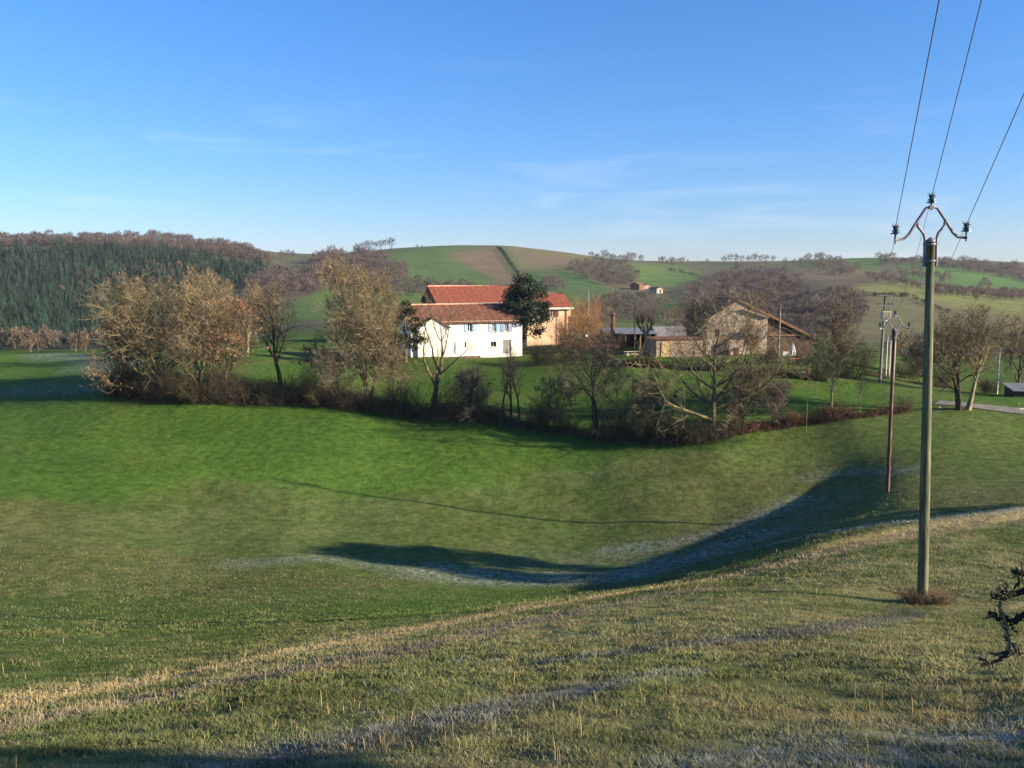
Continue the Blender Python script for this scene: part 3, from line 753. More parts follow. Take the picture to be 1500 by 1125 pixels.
b = hit(1043, 641); put_tree('hedgerow_tree', 'big yellow lichened tree in front of the stone house', 'tree', b, px_h(b, 425), 44, HG, r0=0.30, bole=0.16, spread=0.62, limbs=18, br=9, tw=9, ft=3, tcol=OLIVE_T, wander=0.14, forks=1, bark=M_BARK, limb_ang=60)
b = hit(1218, 606); put_tree('cherry_tree', 'round crowned tree with pale straight stem right of the stone house', 'tree', b, px_h(b, 436), 45, None, r0=0.12, bole=0.24, spread=0.40, limbs=16, br=9, tw=8, ft=3, tcol=BROWN_T, bark=M_BARK_PALE, limb_ang=40)
b = hit(1259, 603); put_tree('sapling_tree', 'thin pale young tree beside the tree with pale straight stem', 'tree', b, px_h(b, 545), 46, None, r0=0.05, bole=0.35, spread=0.4, limbs=8, br=5, tw=4, ft=2, tcol=GREY_T, bark=M_BARK_PALE, twig_w=0.008)
b = hit(1404, 600); put_tree('ash_tree', 'dark multi stemmed tree right of the near utility pole', 'tree', b, px_h(b, 462), 47, None, r0=0.26, bole=0.28, spread=0.52, limbs=10, br=8, tw=8, ft=3, forks=2, tcol=OLIVE_T, bark=M_BARK_DARK, wander=0.13)
b = hit(1417, 600); put_tree('ash_tree', 'yellow trunked tree leaning right by the lane', 'tree', b, px_h(b, 446), 48, None, r0=0.22, bole=0.30, spread=0.52, limbs=12, br=8, tw=8, ft=3, lean=(0.16, 0), tcol=GOLD, bark=M_BARK_PALE)
b = at(1490, 108); put_tree('lime_tree', 'brown twigged tree at the right edge behind the lane', 'tree', b, px_h(b, 470), 49, None, r0=0.2, bole=0.2, spread=0.5, limbs=12, br=8, tw=8, ft=3, tcol=BROWN_T)
b = at(1350, 128); put_tree('hazel_tree', 'grey bushy tree behind the near utility pole', 'tree', b, px_h(b, 500), 50, None, r0=0.15, bole=0.12, spread=0.55, limbs=11, br=8, tw=7, ft=3, forks=3, tcol=GREY_T)
b = at(1014, 140); put_tree('elm_tree', 'dense grey brown tree against the left wall of the stone house', 'tree', b, px_h(b, 432), 51, None, r0=0.25, bole=0.2, spread=0.42, limbs=13, br=9, tw=8, ft=3, tcol=GREY_T)
b = at(1100, 119); put_tree('plum_tree', 'reddish brown tree in front of the stone house balcony', 'tree', b, px_h(b, 470), 52, None, r0=0.14, bole=0.25, spread=0.5, limbs=11, br=8, tw=7, ft=3, tcol=(0.24, 0.13, 0.06))

for u, v, vt, sd, tc_, lb in ((577,604,498,71,OLIVE_T,'small tree between the tallest hedgerow tree and the thick trunked open tree'),(690,615,535,72,GREY_T,'small grey tree just left of the slender stems'),(815,628,552,73,BROWN_T,'small brown tree midway between slender stems and leaning dark tree'),
                              (918,641,528,74,OLIVE_T,'small olive tree just right of the leaning dark tree'),(1088,637,535,75,BROWN_T,'small brown tree just right of the big yellow lichened tree'),(1132,629,556,76,GREY_T,'small grey tree at the start of the bramble hedge'),(497,597,512,77,GREY_T,'small grey tree just left of the tallest hedgerow tree')):
    b = hit(u, v); put_tree('hedgerow_tree', lb, 'tree', b, px_h(b, vt), sd, HG, r0=.09, bole=.18, spread=.5, limbs=9, br=7, tw=7, ft=3, forks=2, tcol=tc_, bark=M_BARK_DARK, wander=.14)

# pollard: a thick bole, knuckled arms and a brush of straight shoots
def pollard():
    b = at(946, 139); root = empty('pollard_tree', b); tag(root, 'pollarded tree with yellow lit arms standing before the dark shed', 'tree')
    rng = np.random.default_rng(5); H = px_h(b, 447); m = MB(); c = MB()
    m.tube([(0, 0, -.3), (0.05, 0, H * .2), (0, 0, H * .36)], [0.30, 0.26, 0.30], 10)
    tips = []
    for k in range(7):
        a = k * 0.9 + 0.3; r = 0.9 + 0.3 * (k % 2)
        p = [(0, 0, H * .33), (r * .5 * math.cos(a), r * .5 * math.sin(a), H * .45), (r * math.cos(a), r * math.sin(a), H * (.56 + .03 * (k % 3)))]
        m.tube(p, [0.2, 0.15, 0.17], 7); tips.append(p[-1])
    m.build('trunk', noise_mat('pollard bark', (0.18, 0.16, 0.07), (0.40, 0.36, 0.16), 2.0, 0.9, 0.4), root, smooth=True)
    st = np.repeat(np.array(tips), 70, 0); n = len(st); d = norm(rng.normal(0, 0.32, (n, 3)) + [0, 0, 1.0] + st * [0.22, 0.22, 0])
    P, R = grow(rng, st, d, H * rng.uniform(.22, .46, n), np.full(n, 0.016), np.full(n, 0.007), 5, 0.06, 0.05); V, Q = tubes(P, R, 3)
    c.add(V, quads=Q, col=np.repeat(np.array([GREY_T]) * rng.uniform(.7, 1.4, n)[:, None], 15, 0)); c.build('crown', M_TWIG, root)
pollard()

def evergreen(name, label, b, H, W, z0, seed, col, trunk_pts, tr, blobs=36, per=190, sz=0.20):
    root = empty(name, b); tag(root, label, 'tree')
    mb, cl = leafy_crown(seed, H, W, z0, blobs, per, col, sz)
    t = MB(); t.tube(trunk_pts, np.linspace(tr, tr * .3, len(trunk_pts)), 10)
    rng = np.random.default_rng(seed)
    for q in cl[::3]:
        j = len(trunk_pts) // 2; s = np.array(trunk_pts[j]) * 1.0
        t.tube([s, (s + q) / 2 + rng.normal(0, .15, 3), q], [tr * .35, tr * .2, .02], 5)
    t.build('trunk', M_BARK, root, smooth=True); mb.build('crown', M_LEAF, root)
b = at(768, 140); H = px_h(b, 398)
evergreen('evergreen_tree', 'dark dense evergreen tree at the right corner of the white house', b, H, 8.2, H * 0.10, 61, (0.026, 0.044, 0.026), [(-.6, 0, -.4), (-.3, 0, H * .15), (.2, 0, H * .35), (.1, 0, H * .6), (0, 0, H * .9)], 0.30, 90, 190, 0.15)
b = at(594, 127.5); H = px_h(b, 437)
evergreen('ivy_tree', 'dark ivy covered tree against the left end of the white house', b, H, 5.4, H * 0.05, 62, (0.034, 0.042, 0.016), [(0, 0, -.4), (.1, 0, H * .3), (0, 0, H * .7), (.1, 0, H * .95)], 0.28, 34, 160, 0.15)

# bushes ------------------------------------------------------------
def put_shrub(name, label, base, mb, group=None, mat=None, cat='bush', rz=0.0, sc=1.0):
    o = mb.build(name, mat or M_TWIG, loc=base); o.rotation_euler = (0, 0, rz); o.scale = (sc,) * 3 if np.isscalar(sc) else sc
    return tag(o, label, cat, group)
DARKB = (0.052, 0.044, 0.031)
PROTO = [shrub(101, 4.0, 4.8, 34, 9, 8, DARKB), shrub(102, 3.1, 5.0, 40, 9, 8, (0.058, 0.050, 0.028), leaf=500, leafcol=(0.07, 0.075, 0.022)), shrub(103, 4.6, 4.0, 30, 10, 8, (0.062, 0.052, 0.036)), shrub(104, 2.2, 4.4, 36, 8, 7, (0.068, 0.050, 0.036))]
PMESH = [p.mesh('bush', M_TWIG) for p in PROTO]
BG = 'bushes along the foot of the hedgerow'
BUSHES = [ # u, v base, proto, scale, label
 (178,580,0,1.15,'dark bush at the far left end of the hedgerow'),(205,583,1,1.25,'low bush in shade under the russet oak'),(232,586,3,1.3,'spreading bramble bush under the tall golden brown tree'),(262,588,0,1.2,'dark bush in shade in the middle of the left thicket'),
 (300,590,1,1.3,'low leafy bush at the foot of the left thicket'),(330,591,2,1.0,'upright bush at the right edge of the left thicket'),(356,592,3,1.4,'low brown bush where the left thicket ends'),(385,589,1,0.95,'small bush left of the dark trunked tree'),
 (436,588,0,1.0,'rounded bush right of the dark trunked tree'),(470,594,1,1.1,'wide bush below the small thin dark tree'),(505,598,3,1.25,'low scrub left of the tallest hedgerow tree'),(566,603,1,1.05,'bush just right of the tallest hedgerow tree'),
 (598,606,2,0.85,'upright bush left of the thick trunked open tree'),(662,612,0,1.15,'dense dark bush right of the thick trunked open tree'),(694,616,2,0.95,'upright bush left of the slender stems'),(722,618,3,1.1,'low scrub at the foot of the slender stems'),
 (798,627,2,0.78,'pointed dark bush right of the slender stems'),(830,632,3,0.9,'low scrub by the hedge stake'),(905,641,0,0.9,'dark bush right of the leaning dark tree'),(940,644,1,0.95,'dark bush left of the low twisted tree'),
 (995,646,1,0.9,'brown bush right of the low twisted tree'),(1022,648,3,0.85,'low brambles left of the lichened trunk'),(1072,640,2,0.6,'thin scrub right of the lichened trunk')]
used = set()
for i, (u, v, k, s, lb) in enumerate(BUSHES):
    o = link('hedge_bush', PMESH[k]); o.location = hit(u, v); o.rotation_euler = (0, 0, i * 1.7); s *= .86; o.scale = (s, s, s); tag(o, lb, 'bush', BG)
# garden bushes further back
GB = 'bushes in the gardens'
for i, (u, Y, k, s, lb) in enumerate(((560,124,1,1.1,'green brown bush left of the white house wall'),(790,126,2,0.95,'reddish bush at the foot of the evergreen tree'),(812,125,0,0.95,'bush below the peach house window'),(838,127,2,0.9,'bush at the right corner of the peach house'),
   (885,127,0,0.95,'brown bush left of the picnic table'),(908,138,2,0.8,'twiggy bush behind the picnic table'),(1206,112,0,1.15,'dark round bush behind the tree with pale straight stem'),(1246,113,1,1.15,'low dark bush between two pale stemmed trees'),
   (1262,124,2,1.0,'brown bush left of the transformer pole'),(1330,122,1,1.1,'green brown bush right of the second wooden pole'),(1380,116,0,0.9,'grey bush beside the lane behind the near pole'),(1448,109,1,0.8,'dark bush at the foot of the pale lane pole'),(1120,121,1,0.9,'green bush under the stone house balcony'),(1172,120,1,0.75,'dark green bush in front of the white garden wall'))):
    o = link('garden_bush', PMESH[k]); o.location = at(u, Y); o.rotation_euler = (0, 0, i * 2.1); o.scale = (s * .85, s * .85, s * .72); tag(o, lb, 'bush', GB)
b = at(858, 136); put_shrub('willow_shrub', 'tall orange stemmed shrub right of the peach house', b, shrub(120, px_h(b, 446), 4.6, 90, 7, 5, (0.36, 0.19, 0.07), 0.35, erect=1.7))
b = at(830, 142); put_shrub('willow_shrub', 'pinkish brown twiggy shrub against the peach house corner', b, shrub(121, px_h(b, 470), 5.0, 80, 8, 6, (0.27, 0.16, 0.09), 0.3, erect=1.3))

def hedge_strip(name, label, pts, H, W, seed, col, dens=26, leafcol=None, cat='hedge', mat=None):
    """one continuous hedge that follows the ground"""
    rng = np.random.default_rng(seed); mb = MB()
    P = np.array(pts, float); seg = np.linalg.norm(np.diff(P[:, :2], axis=0), axis=1); n = int(seg.sum() * dens)
    k = rng.choice(len(seg), n, p=seg / seg.sum()); t = rng.uniform(0, 1, n)[:, None]
    base = P[k] * (1 - t) + P[k + 1] * t; base[:, :2] += rng.normal(0, W * .3, (n, 2)); base[:, 2] = ground(base[:, 0], base[:, 1]) - 0.08
    hh = H * (0.30 + 1.15 * sstep(.25, .75, fbm(base[:, 0] / 2.6, base[:, 1] / 2.6, seed, 3))) * rng.uniform(0.6, 1.1, n)
    d = norm(rng.normal(0, .35, (n, 3)) + [0, 0, 1])
    Pp, R = grow(rng, base, d, hh, np.full(n, .014), np.full(n, .006), 5, .2, .0)
    c = np.asarray(col)[None] * rng.uniform(.55, 1.45, n)[:, None] * (1 + rng.normal(0, .08, (n, 3)))
    V, Q = tubes(Pp, R, 3); mb.add(V, quads=Q, col=np.repeat(c, 15, 0))
    s, d, rr, t, pi = spawn(rng, Pp, R, 8, .15, 1., 48, 18)
    P2, R2 = grow(rng, s, d, hh[pi] * .34 * rng.uniform(.5, 1.3, len(s)), np.full(len(s), .009), np.full(len(s), .005), 3, .25, .02)
    V, Q = tubes(P2, R2, 3); mb.add(V, quads=Q, col=np.repeat(c[pi] * rng.uniform(.7, 1.3, len(s))[:, None], 9, 0))
    if leafcol is not None:
        q = P2[:, 2] + rng.normal(0, .05, (len(P2), 3)); crown_leaves(rng, mb, q, .055, leafcol, .4)
    o = mb.build(name, mat or M_TWIG); return tag(o, label, cat)
hedge_strip('undergrowth_hedge', 'dark tangled undergrowth along the whole foot of the hedgerow', [hit(u, v) for u, v in ((165,578),(260,586),(350,590),(430,590),(540,602),(640,612),(740,622),(830,634),(900,644),(1000,649),(1070,645))], 1.8, 2.6, 201, (0.066, 0.056, 0.038), 54)
hedge_strip('bramble_hedge', 'long low reddish brown bramble hedge along the right side of the field', [hit(u, v) for u, v in ((1050,640),(1110,630),(1180,620),(1250,612),(1330,603))], 1.25, 1.1, 202, (0.125, 0.070, 0.050), 60, (0.125, 0.070, 0.042))
hedge_strip('garden_hedge', 'low dark clipped hedge along the garden between the two houses', [at(u, Y) for u, Y in ((905,121),(960,119),(1010,117),(1060,116))], 1.1, .8, 203, (0.075, 0.05, 0.035), 60, (0.07, 0.05, 0.025))
hedge_strip('garden_hedge', 'dark hedge below the stone house lawn', [at(u, Y) for u, Y in ((1090,112),(1130,110),(1170,109),(1210,108))], .8, .7, 204, (0.055, 0.05, 0.03), 60, (0.05, 0.05, 0.02))
hedge_strip('lane_hedge', 'low brown hedge on the far side of the lane', [at(u, Y) for u, Y in ((1268,118),(1310,117),(1345,116),(1400,114))], .9, .8, 205, (0.13, 0.08, 0.05), 40)
# ================================================================== woods and lone trees on the far hills
def inside(poly, step, seed, jit=0.5):
    rng = np.random.default_rng(seed); P = np.asarray(poly, float)
    x0, y0 = P.min(0); x1, y1 = P.max(0); sx, sy = step if isinstance(step, tuple) else (step, step)
    U, Vv = np.meshgrid(np.arange(x0, x1 + sx, sx), np.arange(y0, y1 + sy, sy)); U = U.ravel(); Vv = Vv.ravel()
    U = U + rng.uniform(-jit, jit, len(U)) * sx; Vv = Vv + rng.uniform(-jit, jit, len(U)) * sy
    wob = (fbm(U / 14., Vv / 9., seed, 3) - .5) * 16
    k = poly_sd(U, Vv, P) + wob * .6 > 0
    return U[k], Vv[k]

def wood(name, label, poly, step, seed, hpx, col, ar=1.05, far=1, n=200, jit=.5, protos=5, fir=False, var=0.2, u_min=None):
    U, Vv = inside(poly, step, seed, jit); P, ok = hits(U, Vv); rng = np.random.default_rng(seed + 1)
    if fir: G = [conifer_geo(seed * 10 + i) for i in range(protos)]; gh = 15.0
    else: G = [puff_geo(seed * 10 + i, n=n, W=10.0 * ar, col=col) for i in range(protos)]; gh = 10.0
    mb = MB()
    order = np.arange(len(P))
    for i in order:
        V, F, C = G[rng.integers(0, protos)]
        d = P[i, 1]; h = hpx * d / FPX * (rng.uniform(.6, 1.3) if fir else rng.uniform(.7, 1.2)); s = h / gh; a = rng.uniform(0, 6.28)
        ca, sa = math.cos(a) * s, math.sin(a) * s
        W = np.stack([V[:, 0] * ca - V[:, 1] * sa, V[:, 0] * sa + V[:, 1] * ca, V[:, 2] * s * rng.uniform(.9, 1.1)], 1) + P[i]
        t = rng.uniform(1 - var, 1 + var) * (1 + rng.normal(0, .05, 3))
        if F.shape[1] == 3: mb.add(W, tris=F, col=C * t)
        else: mb.add(W, quads=F, col=C * t)
    o = mb.build(name, M_FIR if fir else M_WOOD); tag(o, label, 'wood', kind='stuff'); return o

WB = (0.160, 0.130, 0.106); WP = (0.172, 0.134, 0.108); WG = (0.156, 0.133, 0.106)
wood('fir_wood', 'dark green fir wood covering the left hillside', [(-60,372),(60,368),(150,366),(240,372),(330,384),(395,394),(394,416),(330,420),(260,440),(230,480),(160,505),(-60,512)], (5.6, 3.9), 301, 18, None, fir=True, protos=8, var=.5)
wood('bare_wood', 'brown leafless wood along the left skyline above the firs', [(-60,352),(120,350),(260,352),(340,363),(402,380),(396,386),(330,378),(240,368),(60,362),(-60,366)], (5.5, 3), 302, 13, WP)
wood('bare_wood', 'leafless trees among the firs in the middle of the left hillside', [(70,430),(150,395),(300,386),(330,400),(250,430),(190,455),(110,460)], (20, 11), 303, 17, (0.19, 0.15, 0.10), ar=.6)
wood('bare_wood', 'thin pale leafless trees in front of the firs at the edge of the left plateau', [(-60,506),(165,508),(165,516),(-60,516)], (10, 5), 304, 30, (0.21, 0.165, 0.115), ar=.6)
wood('bare_wood', 'leafless wood in the fold between the fir wood and the green hill', [(375,412),(420,402),(470,402),(500,412),(495,425),(440,432),(380,438),(350,430)], (7, 4.5), 305, 17, WB)
wood('bare_wood', 'round topped leafless wood on the left shoulder of the green hill', [(455,392),(480,378),(540,376),(590,392),(600,412),(580,424),(500,418),(458,404)], (7, 4.5), 306, 16, WP)
wood('bare_wood', 'belt of leafless trees behind the red barn roof', [(560,424),(600,416),(690,420),(690,428),(560,436)], (7, 4), 307, 13, WG)
wood('bare_wood', 'leafless copse on the slope right of the dark field hedge', [(832,398),(850,388),(905,386),(935,400),(940,418),(900,420),(860,412)], (6, 4.5), 308, 13, WG)
wood('bare_wood', 'small leafless clump behind the peach house roof', [(785,420),(815,414),(830,424),(800,430)], (6, 4), 309, 13, WG)
wood('bare_wood', 'leafless wood in the valley below the ruined farm', [(850,462),(880,442),(940,438),(975,448),(960,470),(880,478)], (7, 4.5), 310, 16, WG)
wood('bare_wood', 'large leafless wood filling the hillside behind the stone house', [(1005,424),(1040,414),(1075,401),(1150,398),(1178,414),(1172,450),(1180,484),(1080,470),(1000,460)], (6, 4.5), 311, 13, WB)
wood('bare_wood', 'dark leafless wood behind the cherry tree', [(1165,445),(1215,430),(1262,440),(1262,480),(1180,500)], (7, 5.5), 312, 20, (0.14, 0.118, 0.10))
wood('bare_wood', 'leafless wood running down from the right skyline', [(1170,384),(1215,382),(1255,396),(1245,404),(1200,398)], (6, 4), 313, 12, WB)
wood('bare_wood', 'leafless trees along the top of the right skyline left of the pole', [(1285,382),(1350,384),(1395,388),(1395,394),(1290,390)], (6, 3), 314, 11, WB)
wood('bare_wood', 'leafless belt across the right hillside left of the pole', [(1262,402),(1300,406),(1345,416),(1345,424),(1280,414)], (6, 4), 315, 11, (0.135,0.105,0.09))
wood('bare_wood', 'leafless belt across the hillside above the bright right field', [(1300,394),(1340,398),(1390,408),(1390,416),(1330,408)], (6, 4), 316, 10, WB)
wood('bare_wood', 'leafless wood on the right skyline right of the pole', [(1372,388),(1420,386),(1460,394),(1510,398),(1560,410),(1560,420),(1480,408),(1380,394)], (6, 3), 317, 12, WB)
wood('bare_wood', 'leafless belt below the bright right field', [(1360,424),(1430,428),(1560,440),(1560,446),(1420,438),(1360,432)], (6, 3), 318, 11, (0.14,0.11,0.09))
wood('bare_wood', 'leafless scrub on the bright right field', [(1428,418),(1460,420),(1466,426),(1430,424)], (8, 4), 319, 12, WB)
wood('bare_wood', 'leafless trees along the skyline between green hill and wood', [(850,378),(880,376),(960,384),(1000,386),(995,390),(900,386)], (9, 4), 320, 11, WG)
wood('bare_wood', 'leafless scrub in the valley behind the dark shed', [(960,470),(1010,462),(1040,490),(980,498)], (10, 7), 321, 20, WG)
wood('bare_wood', 'scrub and small trees behind the lane on the right', [(1300,520),(1380,505),(1520,505),(1520,530),(1320,540)], (13, 8), 322, 30, (0.15,0.125,0.085), ar=.9)
def hedge_line(name, label, pts, n, seed, hpx, col):
    rng = np.random.default_rng(seed); P = np.array(pts, float); seg = np.hypot(*np.diff(P, axis=0).T); c = np.concatenate([[0], np.cumsum(seg)]) / seg.sum()
    t = np.sort(rng.uniform(0, 1, n)); U = np.interp(t, c, P[:, 0]) + rng.normal(0, .6, n); Vv = np.interp(t, c, P[:, 1]) + rng.normal(0, .4, n)
    Q, ok = hits(U, Vv); G = [puff_geo(seed * 10 + i, n=90, W=11, col=col, z0=0) for i in range(4)]; mb = MB()
    for q in Q:
        V, F, C = G[rng.integers(0, 4)]; s = hpx * q[1] / FPX * rng.uniform(.5, 1.25) / 10; a = rng.uniform(0, 6.28); ca, sa = math.cos(a) * s, math.sin(a) * s
        mb.add(np.stack([V[:, 0] * ca - V[:, 1] * sa, V[:, 0] * sa + V[:, 1] * ca, V[:, 2] * s], 1) + q, quads=F, col=C * rng.uniform(.7, 1.3))
    tag(mb.build(name, M_WOOD), label, 'hedge')
hedge_line('field_hedge', 'dark hedge running down the green hill from the skyline', [(729,364),(737,372),(743,382),(751,393),(760,404)], 90, 323, 6, (0.040,0.040,0.032))
hedge_line('field_hedge', 'dark hedge line crossing the pale right hillside beside the pole', [(1228,434),(1290,434),(1332,435),(1348,442),(1390,460)], 120, 324, 7, (0.060,0.055,0.042))
hedge_line('field_hedge', 'thin broken hedge on the pale slope right of the ruined farm', [(978,396),(1000,400),(1025,407)], 40, 325, 5, (0.08,0.07,0.055))

# individual trees that stand clear on the skyline
FAR = []
for i in range(4):
    V, F, C = puff_geo(900 + i, n=120, W=8.5, col=(0.125, 0.105, 0.09), z0=.2); mb = MB(); mb.add(V, quads=F, col=C); FAR.append(mb.mesh('skyline_tree', M_WOOD))
def skyline(items, group, label):
    for i, (u, v, h) in enumerate(items):
        b = hit(u, v, near=350.0); o = link('skyline_tree', FAR[i % 4]); o.location = b; s = h * b[1] / FPX / 10.0
        o.scale = (s, s, s * 1.05); o.rotation_euler = (0, 0, i * 1.3); tag(o, label if isinstance(label, str) else label[i], 'tree', group)
skyline([(412,379,12),(421,379,14),(429,380,13)], 'three trees on the skyline gap', ['left of three tiny trees on the skyline right of the firs', 'middle of three tiny trees on the skyline right of the firs', 'right of three tiny trees on the skyline right of the firs'])
skyline([(522 + i * 7, 370 - i * .8, 13 + (i * 5 % 4)) for i in range(7)] + [(574,366,18)], 'row of trees on the green hill top', [o_ + ' tree from the left in the row left of the smooth green hilltop' for o_ in ('first', 'second', 'third', 'fourth', 'fifth', 'sixth', 'seventh')] + ['largest tree ending the row on the crest left of the smooth green hilltop'])
skyline([(611,364,6),(618,364,5)], 'two tiny trees on the green hill', [o_ + ' of two tiny trees on the skyline of the smooth green hill' for o_ in ('left', 'right')])
skyline([(1007,386,6),(1036,387,8)], 'two lone trees on the skyline', ['left tiny lone tree on the skyline above the ruined farm', 'right tiny lone tree on the skyline above the ruined farm'])
skyline([(1060 + i * 9, 387 - (i % 3) * .5, 12 + (i * 7 % 4)) for i in range(9)], 'trees on the skyline above the large wood', [o_ + ' tree from the left in the broken skyline row above the large leafless wood' for o_ in ('first', 'second', 'third', 'fourth', 'fifth', 'sixth', 'seventh', 'eighth', 'ninth')])
skyline([(1150,388,10),(1163,388,9),(1172,388,10)], 'small skyline trees left of the right wood', [o_ + ' of three small skyline trees just right of the broken row' for o_ in ('left', 'middle', 'right')])
skyline([(1442,390,9),(1450,391,8)], 'two skyline trees right of the pole', [o_ + ' of two small skyline trees just right of the near pole' for o_ in ('left', 'right')])
FIRM = []
for i in range(4):
    V, F, C = conifer_geo(950 + i, W=4.2); mb = MB(); mb.add(V, tris=F, col=C); FIRM.append(mb.mesh('fir_tree', M_FIR))
rng = np.random.default_rng(77)
for i, u in enumerate(np.arange(20, 394, 8.2)):
    v = np.interp(u, [0, 60, 150, 240, 330, 400], [376, 372, 370, 376, 386, 395]) + rng.uniform(-1.5, 3)
    b = hit(u + rng.uniform(-2, 2), v, near=300.0); o = link('fir_tree', FIRM[i % 4]); o.location = b
    s = rng.uniform(13, 23) * b[1] / FPX / 15.0; o.scale = (s, s, s); o.rotation_euler = (0, 0, i * 1.1)
    tag(o, 'fir tree whose tip stands in the ragged top row of the fir wood', 'fir tree', 'firs along the top edge of the fir wood')
# ================================================================== buildings
def tile_mat(name, c1, c2, c3, pitch=0.22):
    m, nt, b = newmat(name); N = nt.nodes; L = nt.links
    tc = N.new('ShaderNodeTexCoord')
    wv = N.new('ShaderNodeTexWave'); wv.wave_type = 'BANDS'; wv.bands_direction = 'X'; wv.inputs['Scale'].default_value = 0.314 / pitch; wv.inputs['Distortion'].default_value = 0.6; wv.inputs['Detail'].default_value = 2
    L.new(tc.outputs['Object'], wv.inputs['Vector'])
    no = N.new('ShaderNodeTexNoise'); no.inputs['Scale'].default_value = 1.6; no.inputs['Detail'].default_value = 9; no.inputs['Roughness'].default_value = .75
    L.new(tc.outputs['Object'], no.inputs['Vector'])
    r = N.new('ShaderNodeValToRGB'); r.color_ramp.elements[0].position = .34; r.color_ramp.elements[0].color = (*c1, 1); r.color_ramp.elements[1].position = .66; r.color_ramp.elements[1].color = (*c3, 1)
    e = r.color_ramp.elements.new(.5); e.color = (*c2, 1)
    L.new(no.outputs['Fac'], r.inputs['Fac'])
    L.new(r.outputs['Color'], b.inputs['Base Color'])
    bp = N.new('ShaderNodeBump'); bp.inputs['Strength'].default_value = .8; bp.inputs['Distance'].default_value = .05
    L.new(wv.outputs['Fac'], bp.inputs['Height']); L.new(bp.outputs['Normal'], b.inputs['Normal']); b.inputs['Roughness'].default_value = .9
    b.inputs['Specular IOR Level'].default_value = .15
    return m
M_TILE_OLD = tile_mat('old mossy tiles', (0.085, 0.048, 0.032), (0.185, 0.080, 0.052), (0.26, 0.145, 0.095))
M_TILE_RED = tile_mat('red roof tiles', (0.18, 0.062, 0.040), (0.27, 0.084, 0.052), (0.33, 0.125, 0.078))
M_TILE_PALE = noise_mat('ridge tiles', (0.34, 0.17, 0.10), (0.50, 0.30, 0.20), 2.0)
M_WHITE = noise_mat('white render', (0.74, 0.70, 0.62), (0.82, 0.79, 0.72), 0.8, .9, .1, c3=(0.62, 0.56, 0.46), scale3=.35)
M_PEACH = noise_mat('peach render', (0.62, 0.41, 0.26), (0.70, 0.48, 0.31), 0.9, .9, .1)
M_STONE = noise_mat('rubble stone', (0.27, 0.21, 0.155), (0.50, 0.40, 0.31), 2.4, .95, .7, c3=(0.52, 0.44, 0.35), scale3=1.6, bdist=.06)
M_BRICKB = noise_mat('brown brick', (0.085, 0.045, 0.030), (0.17, 0.085, 0.055), 2.0, .95, .4, c3=(0.22, 0.12, 0.08), scale3=.7)
M_SHUT = noise_mat('pale blue shutter paint', (0.24, 0.40, 0.58), (0.32, 0.48, 0.66), 2.0, .7)
M_SHUT2 = noise_mat('grey blue shutter paint', (0.17, 0.26, 0.40), (0.24, 0.34, 0.48), 2.0, .7)
M_SHUTB = noise_mat('brown shutter wood', (0.13, 0.06, 0.035), (0.20, 0.095, 0.055), 2.0, .7)
M_FRAME = noise_mat('white window paint', (0.70, 0.70, 0.68), (0.80, 0.80, 0.78), 2.0, .6)
M_GREYDOOR = noise_mat('weathered grey wood', (0.20, 0.185, 0.16), (0.36, 0.33, 0.29), 3.0, .9, .4, stretch=(4, 4, .6))
M_PALEDOOR = noise_mat('pale grey door paint', (0.50, 0.50, 0.50), (0.60, 0.60, 0.60), 2.0, .7)
M_FASCIA = noise_mat('cream fascia paint', (0.72, 0.64, 0.50), (0.80, 0.72, 0.58), 1.5, .7)
M_DARKWOOD = noise_mat('dark barn boards', (0.030, 0.025, 0.022), (0.075, 0.06, 0.05), 3.0, .95, .4, stretch=(6, 6, .5))
M_TIMBER = noise_mat('timber', (0.16, 0.09, 0.05), (0.26, 0.16, 0.09), 3.0, .9, .3)
M_SLATE = noise_mat('grey slates', (0.16, 0.155, 0.15), (0.27, 0.26, 0.25), 2.5, .75, .4)
M_SHEET = noise_mat('grey sheet roofing', (0.13, 0.135, 0.145), (0.20, 0.21, 0.22), 1.2, .6)
M_ZINC = noise_mat('zinc pipe', (0.25, 0.16, 0.11), (0.36, 0.25, 0.18), 2.0, .6)
M_PINK = noise_mat('pale pink render', (0.60, 0.42, 0.34), (0.70, 0.54, 0.45), 1.2, .9, .1)
M_AWN = noise_mat('slate blue balcony boards', (0.09, 0.10, 0.14), (0.16, 0.17, 0.22), 2.0, .8)
def glass_mat():
    m, nt, b = newmat('window glass'); b.inputs['Base Color'].default_value = (0.02, 0.025, 0.03, 1); b.inputs['Roughness'].default_value = .08; b.inputs['Specular IOR Level'].default_value = .6
    return m
M_GLASS = glass_mat()

def wall_holes(mb, W, z0, z1, holes, th=0.45, y=0.0):
    """front wall in the plane y, x 0..W, with real openings (x0,x1,za,zb) and their reveals"""
    xs = sorted({0.0, W, *[h[0] for h in holes], *[h[1] for h in holes]}); zs = sorted({z0, z1, *[h[2] for h in holes], *[h[3] for h in holes]})
    for a, b in zip(xs[:-1], xs[1:]):
        for c, d in zip(zs[:-1], zs[1:]):
            mx, mz = (a + b) / 2, (c + d) / 2
            if any(h[0] < mx < h[1] and h[2] < mz < h[3] for h in holes): continue
            mb.add([(a, y, c), (b, y, c), (b, y, d), (a, y, d)], quads=[(0, 1, 2, 3)])
    for h in holes:
        a, b, c, d = h; r = th * .6
        mb.add([(a, y, c), (a, y + r, c), (a, y + r, d), (a, y, d)], quads=[(0, 1, 2, 3)]); mb.add([(b, y, c), (b, y, d), (b, y + r, d), (b, y + r, c)], quads=[(0, 1, 2, 3)])
        mb.add([(a, y, d), (a, y + r, d), (b, y + r, d), (b, y, d)], quads=[(0, 1, 2, 3)]); mb.add([(a, y, c), (b, y, c), (b, y + r, c), (a, y + r, c)], quads=[(0, 1, 2, 3)])

